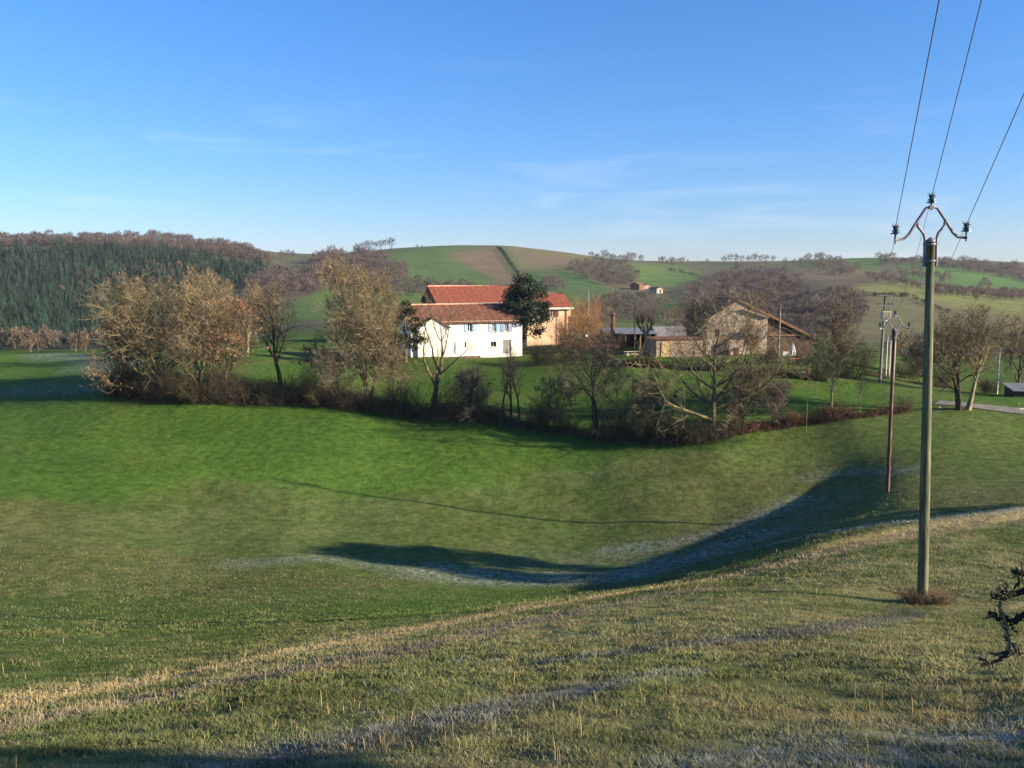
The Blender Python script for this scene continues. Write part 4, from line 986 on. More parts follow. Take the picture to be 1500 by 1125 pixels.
def window(par, x0, x1, z0, z1, y=0.0, shut=None, shut_mat=None, frame=None, sill=True, mull=True):
    """window > frame members, pane; shutters open flat on the wall"""
    f = MB(); t = .07; yr = y + .16
    f.box(x0, x1, yr, yr + .06, z1 - t, z1).box(x0, x1, yr, yr + .06, z0, z0 + t).box(x0, x0 + t, yr, yr + .06, z0 + t, z1 - t).box(x1 - t, x1, yr, yr + .06, z0 + t, z1 - t)
    if mull: f.box((x0 + x1) / 2 - .035, (x0 + x1) / 2 + .035, yr, yr + .06, z0 + t, z1 - t)
    o = f.build('window', frame or M_FRAME, par)
    p = MB(); p.box(x0 + t, x1 - t, yr + .075, yr + .085, z0 + t, z1 - t); p.build('pane', M_GLASS, o)
    if sill: s = MB(); s.box(x0 - .1, x1 + .1, y - .10, y + .12, z0 - .1, z0 - .003); s.build('sill', M_STONE, o)
    for (a, b) in (shut or ()):
        s = MB(); s.box(a, b, y - .055, y - .004, z0 - .03, z1 + .03)
        for zz in np.linspace(z0 + .1, z1 - .2, 3): s.box(a + .04, b - .04, y - .075, y - .056, zz, zz + .1)
        s.build('shutter', shut_mat, par)

def door(par, x0, x1, z0, z1, mat, y=0.0):
    d = MB(); d.box(x0, x1, y + .14, y + .20, z0, z1)
    n = max(2, int((x1 - x0) / .22)); w_ = (x1 - x0) / n
    for i in range(n): d.box(x0 + i * w_ + .015, x0 + (i + 1) * w_ - .015, y + .115, y + .139, z0 + .03, z1 - .03)
    o = d.build('door', mat, par); h = MB(); h.box(x1 - .16, x1 - .11, y + .05, y + .114, z0 + 1.0, z0 + 1.12); h.build('handle', M_DARKWOOD, o)

def gable_roof(par, W, D, ze, zr, mat, over=.35, ovx=.35, th=.14, y0=0.0, ridge=None, name='roof', ym=None):
    """ridge along x; eaves at height ze, ridge zr"""
    ym = y0 + D / 2 if ym is None else ym
    m = MB(); kf = (zr - ze) / (ym - y0); kb = (zr - ze) / (y0 + D - ym)
    m.slab((-ovx, y0 - over, ze - over * kf), (W + ovx, y0 - over, ze - over * kf), (W + ovx, ym, zr), (-ovx, ym, zr), th)
    m.slab((-ovx, ym, zr), (W + ovx, ym, zr), (W + ovx, y0 + D + over, ze - over * kb), (-ovx, y0 + D + over, ze - over * kb), th)
    # tile courses stand proud along the slope
    n = int((W + 2 * ovx) / .36)
    for i in range(n):
        x = -ovx + .18 + i * (W + 2 * ovx - .2) / n
        m.slab((x, y0 - over - .02, ze - over * kf + .022), (x + .16, y0 - over - .02, ze - over * kf + .022), (x + .16, ym - .05, zr - .05 * kf + .022), (x, ym - .05, zr - .05 * kf + .022), .06)
    o = m.build(name, mat, par)
    if ridge is not None:
        r = MB(); r.tube([(-ovx, ym, zr + .02), (W + ovx, ym, zr + .02)], .13, 8); r.build('ridge_tiles', ridge, o, smooth=True)
    return o

def site(uL, YL, phi, uR, v_eave, v_ridge=None, Droof=0.0):
    """front left corner on the ground, rotation and width so that the front spans photo columns uL..uR"""
    A = at(uL, YL); t = np.array([math.cos(phi), math.sin(phi)])
    lo, hi = 0.5, 80.0
    for _ in range(50):
        m = (lo + hi) / 2; q = A[:2] + t * m; u, _v = project(q[0], q[1], A[2] + 3)
        if u < uR: lo = m
        else: hi = m
    W = lo; q = A[:2] + t * W * .5; z0 = min(gz(*q), A[2], gz(*(A[:2] + t * W)))
    c = A[:2] + t * W * .5; ze = at_px(float(project(c[0], c[1], 0)[0]), v_eave, c[1])[2] - z0
    return np.array([A[0], A[1], z0]), W, ze

def zrow(u, v, Y, z0): return float(at_px(u, v, Y)[2] - z0)

# ---- white farmhouse
def white_house():
    phi = math.radians(18); P, W, ze = site(602, 131, phi, 765, 470)
    D = 8.2; zr = ze + 2.35
    root = empty('farmhouse', P, phi); tag(root, 'long white two storey farmhouse with mossy tile roof and pale blue shutters', 'house')
    U = lambda u: (u - 602) / (765 - 602) * W
    k = (130.0 / FPX); Z = lambda v: ze - (v - 470) * k * 1.01
    holes = [(U(683.5), U(690.5), Z(486), Z(473.5)), (U(720), U(725.5), Z(487), Z(473.5)), (U(738), U(744), Z(487), Z(473.5)),
             (U(657.5), U(666), Z(519), Z(501.5)), (U(679), U(681.5), Z(509.5), Z(501.5)), (U(717.5), U(726), Z(509.5), Z(502)), (U(735.5), U(748), Z(520.5), Z(499.5))]
    wl = MB(); wall_holes(wl, W, -1.0, ze, holes)
    wl.box(0, W, .46, .50, -1.0, ze)                                                # inner face
    wl.add([(0, 0, -1), (0, 0, ze), (0, D / 2, zr - .16), (0, D, ze), (0, D, -1)], tris=[(0, 1, 4), (1, 3, 4), (1, 2, 3)])
    wl.add([(W, 0, -1), (W, D, -1), (W, D, ze), (W, D / 2, zr - .16), (W, 0, ze)], tris=[(0, 1, 2), (0, 2, 4), (2, 3, 4)])
    wl.add([(0, D, -1), (W, D, -1), (W, D, ze), (0, D, ze)], quads=[(1, 0, 3, 2)])
    wl.build('wall', M_WHITE, root)
    gable_roof(root, W, D, ze, zr, M_TILE_OLD, .45, .25, ridge=M_TILE_PALE)
    b = MB(); b.box(0, W, -.14, -.004, ze - .16, ze - .02); b.build('cornice', noise_mat('pale cornice', (0.50, 0.45, 0.33), (0.62, 0.56, 0.42), 1.5), root)
    h = holes; S = .62
    window(root, *h[0], shut=[(U(679), U(683.2)), (U(690.8), U(696))], shut_mat=M_SHUT)
    window(root, *h[1], shut=[(U(714.5), U(719.7)), (U(726), U(731))], shut_mat=M_SHUT)
    window(root, *h[2], shut=[(U(732), U(737.5)), (U(744.4), U(749.6))], shut_mat=M_SHUT2)
    door(root, *h[3], M_PALEDOOR); window(root, *h[4], sill=False, mull=False, frame=M_SHUTB); window(root, *h[5], frame=M_GREYDOOR); door(root, *h[6], M_GREYDOOR)
    # front wing under its own little gable
    x0, x1 = U(611), U(656); d = .5; wz = Z(479); xm = (x0 + x1) / 2; az = Z(464.5)
    g = MB(); g.prism([(x0, -1), (x1, -1), (x1, wz), (xm, az), (x0, wz)], -d, -.003); g.build('wing_wall', M_WHITE, root)
    r = MB(); kx = (az - wz) / (xm - x0); o = .45
    r.slab((x0 - o, -d - .3, wz - o * kx + .13), (xm, -d - .3, az + .13), (xm, .6, az + .13), (x0 - o, .6, wz - o * kx + .13), .12)
    r.slab((xm, -d - .3, az + .13), (x1 + o * .6, -d - .3, wz - o * .6 * kx + .13), (x1 + o * .6, .6, wz - o * .6 * kx + .13), (xm, .6, az + .13), .12)
    r.build('wing_roof', M_TILE_OLD, root)
    st = MB(); st.box(U(670), U(700), -.9, -.6, -1, .25); st.build('garden_step', M_BRICKB, root)
white_house()

# ---- red roofed barn behind it
def red_barn():
    phi = math.radians(20); P, W, ze = site(641, 161, phi, 762, 441.5); D = 11.0
    zr = ze + 2.75
    root = empty('barn', P, phi); tag(root, 'barn with long red tile roof rising behind the white farmhouse', 'barn')
    wl = MB(); wl.add([(0, 0, -1), (W, 0, -1), (W, 0, ze), (0, 0, ze)], quads=[(0, 1, 2, 3)]); wl.add([(0, D, -1), (W, D, -1), (W, D, ze), (0, D, ze)], quads=[(1, 0, 3, 2)])
    wl.add([(W, 0, -1), (W, D, -1), (W, D, ze), (W, D / 2, zr - .16), (W, 0, ze)], tris=[(0, 1, 2), (0, 2, 4), (2, 3, 4)]); wl.build('wall', M_PEACH, root)
    g = MB(); g.add([(0, 0, -1), (0, 0, ze), (0, D / 2, zr - .16), (0, D, ze), (0, D, -1)], tris=[(0, 1, 4), (1, 3, 4), (1, 2, 3)]); g.build('gable_boarding', M_DARKWOOD, root)
    gable_roof(root, W, D, ze, zr, M_TILE_RED, .4, .3, ridge=M_TILE_PALE)
    c = MB(); c.box(-.2, W + .2, -.55, -.40, ze - .42, ze - .26); c.build('gutter', M_FASCIA, root)
red_barn()

# ---- peach house
def peach_house():
    phi = math.radians(18); P, W, ze = site(772, 150, phi, 836, 449.5); D = 8.0; zr = ze + 2.2
    root = empty('house', P, phi); tag(root, 'peach rendered house with red tile roof half hidden by the evergreen tree', 'house')
    U = lambda u: (u - 772) / 64.0 * W; Z = lambda v: ze - (v - 449.5) * 151.0 / FPX
    h = (U(806), U(813), Z(464), Z(451.8))
    wl = MB(); wall_holes(wl, W, -1.0, ze, [h]); wl.box(0, W, .46, .5, -1, ze)
    wl.add([(0, 0, -1), (0, 0, ze), (0, D / 2, zr - .16), (0, D, ze), (0, D, -1)], tris=[(0, 1, 4), (1, 3, 4), (1, 2, 3)])
    wl.add([(W, 0, -1), (W, D, -1), (W, D, ze), (W, D / 2, zr - .16), (W, 0, ze)], tris=[(0, 1, 2), (0, 2, 4), (2, 3, 4)])
    wl.add([(0, D, -1), (W, D, -1), (W, D, ze), (0, D, ze)], quads=[(1, 0, 3, 2)]); wl.build('wall', M_PEACH, root)
    gable_roof(root, W, D, ze, zr, M_TILE_RED, .45, .3, ridge=M_TILE_PALE)
    window(root, *h, shut=[(h[1] + .05, h[1] + .6), (h[0] - .6, h[0] - .05)], shut_mat=M_SHUTB)
    f = MB(); f.box(-.3, W + .3, -.66, -.47, ze - .40, ze - .12); f.build('fascia', M_FASCIA, root)
    p = MB(); p.tube([(U(829), -.12, ze - .4), (U(829), -.12, -.5)], .07, 8); p.build('downpipe', M_ZINC, root, smooth=True)
    q = MB()
    for i in range(9): q.box(W - .55 + .15 * (i % 2), W + .03, -.03, -.003, i * .55, i * .55 + .5)
    q.build('quoins', M_BRICKB, root)
peach_house()

# ---- stone house on the right with its long lean roof
def stone_house():
    phi = math.radians(3); P, W, ze = site(1034, 134, phi, 1190, 466); D = 12.0
    root = empty('stone_house', P, phi); tag(root, 'big stone house whose tiled roof slopes long and low to the right', 'house')
    U = lambda u: (u - 1034) / (1190 - 1034) * W; k = 136.0 / FPX; Z = lambda v: ze - (v - 466) * k
    xa, za = U(1080), Z(439); zl = Z(468); zrr = Z(492); xs = U(1123)
    rz = lambda x: za + (zrr - za) * (x - xa) / (W - xa)
    g = MB()   # gable wall of rubble stone with openings cut in three strips
    holes = [(U(1064), U(1071), Z(521), Z(507)), (U(1046), U(1051), Z(492), Z(481))]
    wall_holes(g, xs, -1.0, zl, holes); g.box(0, xs, .46, .5, -1, zl)
    g.add([(0, 0, zl), (xs, 0, zl), (xs, 0, rz(xs) - .05), (xa, 0, za - .05)], quads=[(0, 1, 2, 3)])
    g.add([(0, 0, -1), (0, D, -1), (0, D, zl), (0, 0, zl)], quads=[(1, 0, 3, 2)])
    g.add([(xs, 0, -1), (xs, .3, -1), (xs, .3, rz(xs) - .05), (xs, 0, rz(xs) - .05)], quads=[(0, 1, 2, 3)])
    g.build('wall', M_STONE, root)
    b = MB(); b.add([(xs, .3, -1), (W, .3, -1), (W, .3, rz(W) - .1), (xs, .3, rz(xs) - .1)], quads=[(0, 1, 2, 3)])
    b.add([(W, .3, -1), (W, D, -1), (W, D, rz(W) - .1), (W, .3, rz(W) - .1)], quads=[(0, 1, 2, 3)])
    b.add([(0, D, -1), (W, D, -1), (W, D, rz(W) - .1), (xa, D, za - .05), (0, D, zl)], tris=[(1, 0, 4), (1, 4, 3), (1, 3, 2)])
    b.build('brick_wall', noise_mat('dark brown brick', (0.050, 0.032, 0.024), (0.105, 0.066, 0.048), 2.0, .95, .4, c3=(0.13, 0.085, 0.06), scale3=.7), root)
    r = MB(); o = .55; kl = (za - zl) / xa; kr = (za - zrr) / (W - xa)
    r.slab((-o, -.16, zl - o * kl + .12), (xa, -.16, za + .12), (xa, D + .4, za + .12), (-o, D + .4, zl - o * kl + .12), .16)
    r.slab((xa, -.16, za + .12), (W + o, -.16, zrr - o * kr + .12), (W + o, D + .4, zrr - o * kr + .12), (xa, D + .4, za + .12), .16)
    rf = r.build('roof', M_TILE_OLD, root)
    e = MB(); e.slab((xa, -.22, za + .02), (W + o, -.22, zrr - o * kr + .02), (W + o, -.165, zrr - o * kr + .02), (xa, -.165, za + .02), .3); e.build('bargeboard', M_TIMBER, rf)
    # small porch roof with pale boards, balcony and the pink room under it
    x0, x1 = U(1086), U(1122)
    p = MB(); p.slab((x0, -.45, Z(453)), (x1 + .2, -.45, Z(465)), (x1 + .2, -.05, Z(465)), (x0, -.05, Z(453)), .12); p.build('porch_roof', noise_mat('pale porch boards', (0.36, 0.27, 0.20), (0.52, 0.42, 0.33), 2.0), root)
    bal = MB(); bal.box(x0 - .1, x1 - .6, -.75, -.05, Z(496), Z(493.5))
    for i in range(12): bal.box(x0 + i * (x1 - x0 - .7) / 12, x0 + i * (x1 - x0 - .7) / 12 + .16, -.73, -.67, Z(493.3), Z(483))
    bal.box(x0 - .1, x1 - .6, -.77, -.65, Z(482.8), Z(481.5)); bal.build('balcony', M_AWN, root)
    pk = MB(); pk.box(U(1066), U(1088), -.95, -.02, -1, Z(497)); pk.build('lower_room', M_PINK, root)
    dk = MB(); dk.box(U(1073), U(1079), -1.0, -.955, -.2, Z(508)); dk.build('door', M_SHUTB, root)
    ww = MB(); ww.box(U(1140), U(1158), -2.2, -1.9, -1, Z(513)); ww.build('garden_wall', M_WHITE, root)
    for hh in holes: window(root, *hh, frame=M_SHUTB)
    lin_ = MB(); lin_.box(U(1124), U(1186), .15, .297, Z(492), Z(490)); lin_.build('beam', M_TIMBER, root)
stone_house()

def simple_shed(name, label, cat, uL, YL, phi, uR, v_eave, rise, D, wall, roof, open_front=False, th=.1, roof_name='roof', mono=False, doors=()):
    P, W, ze = site(uL, YL, phi, uR, v_eave); root = empty(name, P, phi); tag(root, label, cat)
    w_ = MB()
    if not open_front: w_.add([(0, 0, -1), (W, 0, -1), (W, 0, ze), (0, 0, ze)], quads=[(0, 1, 2, 3)])
    back = ze + rise if mono else ze
    w_.add([(0, D, -1), (W, D, -1), (W, D, back), (0, D, back)], quads=[(1, 0, 3, 2)])
    if mono:
        w_.add([(0, 0, -1), (0, 0, ze), (0, D, back), (0, D, -1)], quads=[(0, 1, 2, 3)]); w_.add([(W, 0, -1), (W, D, -1), (W, D, back), (W, 0, ze)], quads=[(0, 1, 2, 3)])
    else:
        w_.add([(0, 0, -1), (0, 0, ze), (0, D / 2, ze + rise - .1), (0, D, ze), (0, D, -1)], tris=[(0, 1, 4), (1, 3, 4), (1, 2, 3)])
        w_.add([(W, 0, -1), (W, D, -1), (W, D, ze), (W, D / 2, ze + rise - .1), (W, 0, ze)], tris=[(0, 1, 2), (0, 2, 4), (2, 3, 4)])
    w_.build('wall', wall, root)
    if mono:
        r = MB(); k = rise / D; r.slab((-.3, -.3, ze - .3 * k + th), (W + .3, -.3, ze - .3 * k + th), (W + .3, D + .2, back + .2 * k + th), (-.3, D + .2, back + .2 * k + th), th); r.build(roof_name, roof, root)
    else: gable_roof(root, W, D, ze, ze + rise, roof, .3, .3, th)
    if open_front:
        for i in range(4):
            x = .15 + i * (W - .3) / 3; p = MB(); p.box(x - .1, x + .1, .05, .25, -.6, ze - .02); p.build('post', M_TIMBER, root)
    for (a, b, h, mt) in doors: door(root, a * W, b * W, 0, h * ze, mt, y=-.22)
    return root
simple_shed('open_shed', 'dark open fronted shed under a low grey sheet roof behind the pollarded tree', 'shed', 893, 152, math.radians(6), 962, 489, .35, 9, M_DARKWOOD, M_SHEET, open_front=True, mono=True)
simple_shed('outbuilding', 'low pale stone outbuilding with a yellowish plank door left of the stone house', 'outbuilding', 961, 130, math.radians(10), 1030, 497, .04, 4, noise_mat('brown rubble stone', (0.19, 0.14, 0.10), (0.36, 0.28, 0.205), 2.4, .95, .7, bdist=.06), M_TILE_OLD, mono=True, doors=[(.10, .26, .86, noise_mat('yellow planks', (0.42, 0.30, 0.13), (0.55, 0.41, 0.20), 3.0))])
simple_shed('cottage', 'small cottage with grey slate roof behind the stone outbuilding', 'house', 966, 156, math.radians(10), 1012, 496, 2.0, 7, M_STONE, M_SLATE)
simple_shed('cottage', 'small white gabled building just peeping over the dark open shed', 'house', 948, 172, math.radians(-60), 962, 493, .9, 5, M_WHITE, M_SHEET)
simple_shed('brick_shed', 'tiny red brick shed left of the picnic table', 'shed', 889, 133, math.radians(12), 905, 508.5, .25, 2, M_BRICKB, M_TILE_OLD, mono=True)
simple_shed('roadside_shed', 'low dark shed with blue grey roof at the right edge by the lane', 'shed', 1486, 103, math.radians(-8), 1540, 573, .45, 3, M_DARKWOOD, M_SHEET, mono=True)

def far_house(label, u, v, w, h, D, wall, roof, phi, hole=False):
    b = hit(u, v, near=350.0); k = b[1] / FPX; W = w * k; ze = h * k; root = empty('farm_ruin', b, phi); tag(root, label, 'farm building', 'ruined farm on the far slope')
    m = MB(); hs = [(W * .25, W * .7, ze * .1, ze * .85)] if hole else [(W * .6, W * .75, ze * .4, ze * .75)]
    wall_holes(m, W, -3, ze, hs); m.box(0, W, .7, .9, -3, ze); z = ze + W * .22
    m.add([(0, 0, -3), (0, 0, ze), (0, D, ze), (0, D, -3)], quads=[(0, 1, 2, 3)]); m.add([(W, 0, -3), (W, D, -3), (W, D, ze), (W, 0, ze)], quads=[(0, 1, 2, 3)])
    m.prism([(0, ze), (W, ze), (W / 2, z)], 0, .4); m.prism([(0, ze), (W, ze), (W / 2, z)], D - .4, D); m.build('wall', wall, root)
    r = MB(); r.slab((-.4, -.4, ze), (W / 2, -.4, z + .1), (W / 2, D + .4, z + .1), (-.4, D + .4, ze), .3); r.slab((W / 2, -.4, z + .1), (W + .4, -.4, ze), (W + .4, D + .4, ze), (W / 2, D + .4, z + .1), .3); r.build('roof', roof, root)
far_house('left ruined farm building with brick gable on the far slope', 923, 424, 14, 7, 12, M_BRICKB, M_TILE_OLD, -.5)
far_house('middle low ruined farm building on the far slope', 943, 423, 13, 4, 10, M_STONE, M_TILE_OLD, .2)
far_house('right ruined farm building with a big dark opening on the far slope', 962, 430, 11, 7, 10, M_STONE, M_TILE_OLD, .5, True)
# ================================================================== poles, wires and small things
M_POLE = noise_mat('green treated pole wood', (0.055, 0.062, 0.032), (0.135, 0.142, 0.078), 3.0, .8, .5, c3=(0.19, 0.18, 0.11), scale3=1.4, stretch=(5, 5, .5), spec=.25)
M_POLE_BR = noise_mat('brown treated pole wood', (0.06, 0.028, 0.02), (0.14, 0.07, 0.045), 3.0, .85, .4, c3=(0.24, 0.15, 0.10), scale3=1.5, stretch=(5, 5, .5))
M_POLE_GR = noise_mat('weathered pole wood', (0.14, 0.115, 0.09), (0.29, 0.25, 0.20), 3.0, .9, .4, stretch=(5, 5, .5))
M_CONC = noise_mat('pale concrete', (0.46, 0.42, 0.37), (0.60, 0.56, 0.50), 2.0, .9, .2)
M_GALV = noise_mat('galvanised steel', (0.15, 0.14, 0.165), (0.24, 0.225, 0.25), 4.0, .6, .1, metal=.2)
M_WIRE = noise_mat('weathered aluminium wire', (0.13, 0.14, 0.17), (0.18, 0.19, 0.22), 1.0, .5, metal=.3)
M_INS = noise_mat('dark green glass', (0.004, 0.040, 0.042), (0.010, 0.085, 0.080), 6.0, .12, spec=.8)
M_BOX = noise_mat('beige transformer paint', (0.42, 0.38, 0.27), (0.52, 0.48, 0.35), 2.0, .5)

def insulator(par, p, s=1.0, tilt=0.0, kind='insulator'):
    """ribbed glass insulator on a pin with the wire clamp on top; wire clamp is a sub-part"""
    prof = [(.03, 0), (.06, .01)]; z = .02
    for i in range(2):
        r = .175 - .035 * i; prof += [(.06, z), (r, z + .005), (r * .97, z + .035), (.07, z + .075)]; z += .085
    prof += [(.08, z), (.08, z + .04), (.02, z + .06), (.001, z + .062)]
    m = MB(); m.lathe([(r * s, q * s) for r, q in prof], 18)
    o = m.build(kind, M_INS, par, p, smooth=False); o.rotation_euler = (tilt, 0, 0)
    c = MB(); c.tube([(-.10 * s, -.20 * s, .24 * s), (0, 0, .27 * s), (.10 * s, .24 * s, .26 * s)], .028 * s, 6); c.box(-.07 * s, .07 * s, -.06 * s, .06 * s, .22 * s, .31 * s)
    for k in range(10):
        a = k * .63; c.tube([(0, 0, .26 * s), (.15 * s * math.cos(a), .15 * s * math.sin(a), (.25 + .07 * (k % 3)) * s)], [.016 * s, .008 * s], 4)
    c.build('wire_clamp', M_DARKWOOD, o); return o

def main_pole(name, label, base, H, r0, r1, lean, mat, bracket=True, s=1.0, rz=0.0):
    root = empty(name, base, 0); root.rotation_euler = (lean[1], lean[0], rz); tag(root, label, 'utility pole')
    m = MB(); zz = np.linspace(-.6, H, 14); m.tube([(0, 0, z) for z in zz], r0 + (r1 - r0) * (zz + .6) / (H + .6), 18); m.build('pole', mat, root, smooth=True)
    cp = MB(); cp.lathe([(r1 + .012, H - .05), (r1 + .012, H + .01), (.02, H + .09), (.001, H + .09)], 16); cp.build('pole_cap', M_GALV, root)
    if not bracket: return root, []
    # two bent steel arms bolted to the sides of the pole head form a W shaped cradle
    outs = []
    for sd in (-1, 1):
        a = MB()
        pts = [(sd * (r1 + .06), 0, H - .78), (sd * (r1 + .06), 0, H + .05), (sd * .22, 0, H + .20), (sd * .40, 0, H + .42), (sd * .42, 0, H + .62)]
        a.tube([np.array(p) * 1 for p in pts], .042, 7)
        a.build('bracket_strut', M_GALV, root, smooth=True)
        b = MB(); pts = [(sd * .05, 0, H + .98), (sd * .17, 0, H + .95), (sd * .42, 0, H + .58), (sd * .66, 0, H + .20), (sd * .80, 0, H + .07), (sd * 1.08, 0, H + .03)]
        b.tube(pts, .043, 7); b.build('bracket_arm', M_GALV, root, smooth=True)
        c = MB(); c.tube([(sd * 1.06, 0, H - .07), (sd * 1.06, 0, H + .22)], .028, 6); c.build('insulator_pin', M_GALV, root, smooth=True)
        outs.append((sd * 1.06, 0, H + .20))
    c = MB(); c.tube([(0, 0, H + .88), (0, 0, H + 1.10)], .03, 6); c.box(-.06, .06, -.04, .04, H + .92, H + 1.02); c.build('insulator_pin', M_GALV, root)
    outs.insert(1, (0, 0, H + 1.08))
    for z in (H - .12, H - .62):
        b = MB(); b.lathe([(r1 + .025, z - .03), (r1 + .035, z), (r1 + .025, z + .03)], 14); b.box(-r1 - .11, r1 + .11, -.03, .03, z - .025, z + .025); b.build('pole_clamp', M_GALV, root)
    for i, p in enumerate(outs): insulator(root, p, .85)
    bpy.context.view_layer.update()
    return root, [root.matrix_world @ Vector((p[0], p[1], p[2] + .23)) for p in outs]

b1 = hit(1351, 884); H1 = px_h(b1, 358)
pole1, tops1 = main_pole('utility_pole', 'tall green mossy wooden pole with wide steel arms standing nearest on the slope', b1, H1, .165, .118, (math.radians(-2.0), 0), M_POLE)
b2 = hit(1300, 721); H2 = px_h(b2, 482)
pole2, tops2 = main_pole('utility_pole', 'thin reddish brown wooden pole in the field left of the nearest pole', b2, H2, .15, .11, (math.radians(-.6), 0), M_POLE_BR)

def wire(name, label, a, b, sag, r=.010, group=None, n=28, ext=0.0):
    a, b = Vector(a), Vector(b); b = a + (b - a) * (1 + ext); P = []
    for i in range(n + 1):
        t = i / n; p = a.lerp(b, t); P.append((p.x, p.y, p.z - sag * 4 * t * (1 - t)))
    m = MB(); m.tube(P, r, 5); o = m.build(name, M_WIRE, smooth=True); return tag(o, label, 'wire', group)
G1 = 'wires climbing from the near pole past the camera'
ends = [at_px(1376, -4, 13.6), at_px(1438, -4, 16.4), at_px(1503, 128, 17.6)]
for t, e, lb in zip(tops1, ends, ('left of the three wires rising from the near pole into the sky', 'middle wire rising steeply from the top of the near pole', 'right wire slanting from the near pole to the right edge of the photo')):
    wire('power_line', lb, t, e, .04, .0105, G1, ext=1.4)
for t, e, lb in zip(tops1, tops2, ('left faint wire running from the near pole down to the brown pole', 'middle faint wire running from the near pole down to the brown pole', 'right faint wire running from the near pole down to the brown pole')):
    wire('power_line', lb, t, e, .75, .0075, 'wires between the near pole and the brown pole')

# transformer pole far behind the two
def transformer_pole():
    b = at(1289, 112); H = px_h(b, 432); root = empty('transformer_pole', b); tag(root, 'grey wooden pole carrying a beige transformer box and short crossarms behind the brown pole', 'utility pole')
    m = MB(); m.tube([(0, 0, -.5), (.03, 0, H * .5), (.08, 0, H)], [.19, .16, .12], 12); m.build('pole', M_POLE_GR, root, smooth=True)
    for z, w_ in ((H - .12, .85), (H - 1.35, .95)):
        c = MB(); c.box(-w_ + .08, w_ + .08, -.22, -.12, z - .06, z + .06); a = c.build('crossarm', M_GALV, root)
        for x in (-w_ + .15, .5, w_): insulator(a, (x, -.17, z + .06), .7)
    t = MB(); t.box(-.45, .62, -.85, -.14, H - 3.05, H - 2.05)
    for i in range(6): t.box(-.42 + i * .17, -.36 + i * .17, -.93, -.851, H - 2.95, H - 2.15)
    tb = t.build('transformer', M_BOX, root); d = MB()
    for x in (-.25, .1, .45): d.lathe([(.06, 0), (.09, .06), (.05, .1), (.08, .16), (.04, .28), (.001, .3)], 10, (x, -.5, H - 2.05))
    d.build('bushing', M_INS, tb)
    w2 = MB(); w2.box(-.2, .35, -.5, -.14, H - 3.3, H - 3.06); w2.build('fuse_shelf', M_FRAME, root)
    return [root.matrix_world @ Vector((x, -.17, H + .15)) for x in (-.75, .5, .9)]
bpy.context.view_layer.update(); tt = transformer_pole()

def plain_pole(name, label, u, Y, vtop, r0, r1, mat, lean=0.0, extra=None, vb=None):
    b = hit(u, vb) if vb else at(u, Y); H = px_h(b, vtop); root = empty(name, b); root.rotation_euler = (0, lean, 0); tag(root, label, 'pole')
    m = MB(); z = np.linspace(-.5, H, 8); m.tube([(0, 0, q) for q in z], r0 + (r1 - r0) * (z + .5) / (H + .5), 10); m.build('pole', mat, root, smooth=True)
    c = MB(); c.lathe([(r1 + .02, H - .06), (r1 + .02, H + .02), (.001, H + .06)], 10); c.build('pole_cap', M_GALV, root)
    if extra: extra(root, H)
    return root
def steel_arm(root, H):
    c = MB(); c.box(-.35, .35, -.14, -.08, H - .35, H - .25); a = c.build('crossarm', M_GALV, root)
    for x in (-.3, 0, .3): insulator(a, (x, -.11, H - .25), .5)
plain_pole('telegraph_pole', 'left of three close pale posts behind the brown pole', 1297, 118, 492, .11, .09, M_CONC)
plain_pole('telegraph_pole', 'middle of three close pale posts behind the brown pole', 1302, 118, 496, .11, .09, M_CONC)
plain_pole('telegraph_pole', 'right of three close pale posts behind the brown pole', 1308.5, 116, 494, .11, .09, M_CONC)
plain_pole('telegraph_pole', 'pale brown pole with dark top in front of the brick side of the stone house', 1140, 123, 446, .15, .11, M_POLE_GR, extra=steel_arm)
plain_pole('telegraph_pole', 'dark thin pole beside the pollarded tree', 929, 137, 443, .10, .08, M_DARKWOOD)
plain_pole('mast', 'very thin pale mast rising behind the orange shrub', 861.5, 150, 424, .07, .04, M_CONC)
plain_pole('telegraph_pole', 'pale pole by the lane near the right edge', 1460, 108, 512, .13, .10, M_CONC, extra=steel_arm)
plain_pole('brick_pillar', 'short thick dark pillar behind the orange shrub', 897, 145, 459, .42, .36, M_BRICKB)
plain_pole('fence_stake', 'thin grey stake in front of the bramble hedge left of the pale stemmed tree', 1181, 88, 590, .028, .025, M_POLE_GR)
plain_pole('fence_stake', 'short dark stake in the hedgerow left of the leaning dark tree', 828, 94, 611, .06, .05, M_DARKWOOD)
plain_pole('fence_stake', 'short pale stake standing on the lawn left of the swing frame', 1124, 112, 553, .08, .08, M_CONC)
plain_pole('fence_stake', 'short pale leaning stake beside the lane', 1376, 92, 594, .06, .06, M_CONC, lean=.2)
plain_pole('fence_stake', 'short stake by the lane right of the yellow trunked tree', 1492, 95, 590, .06, .06, M_CONC)

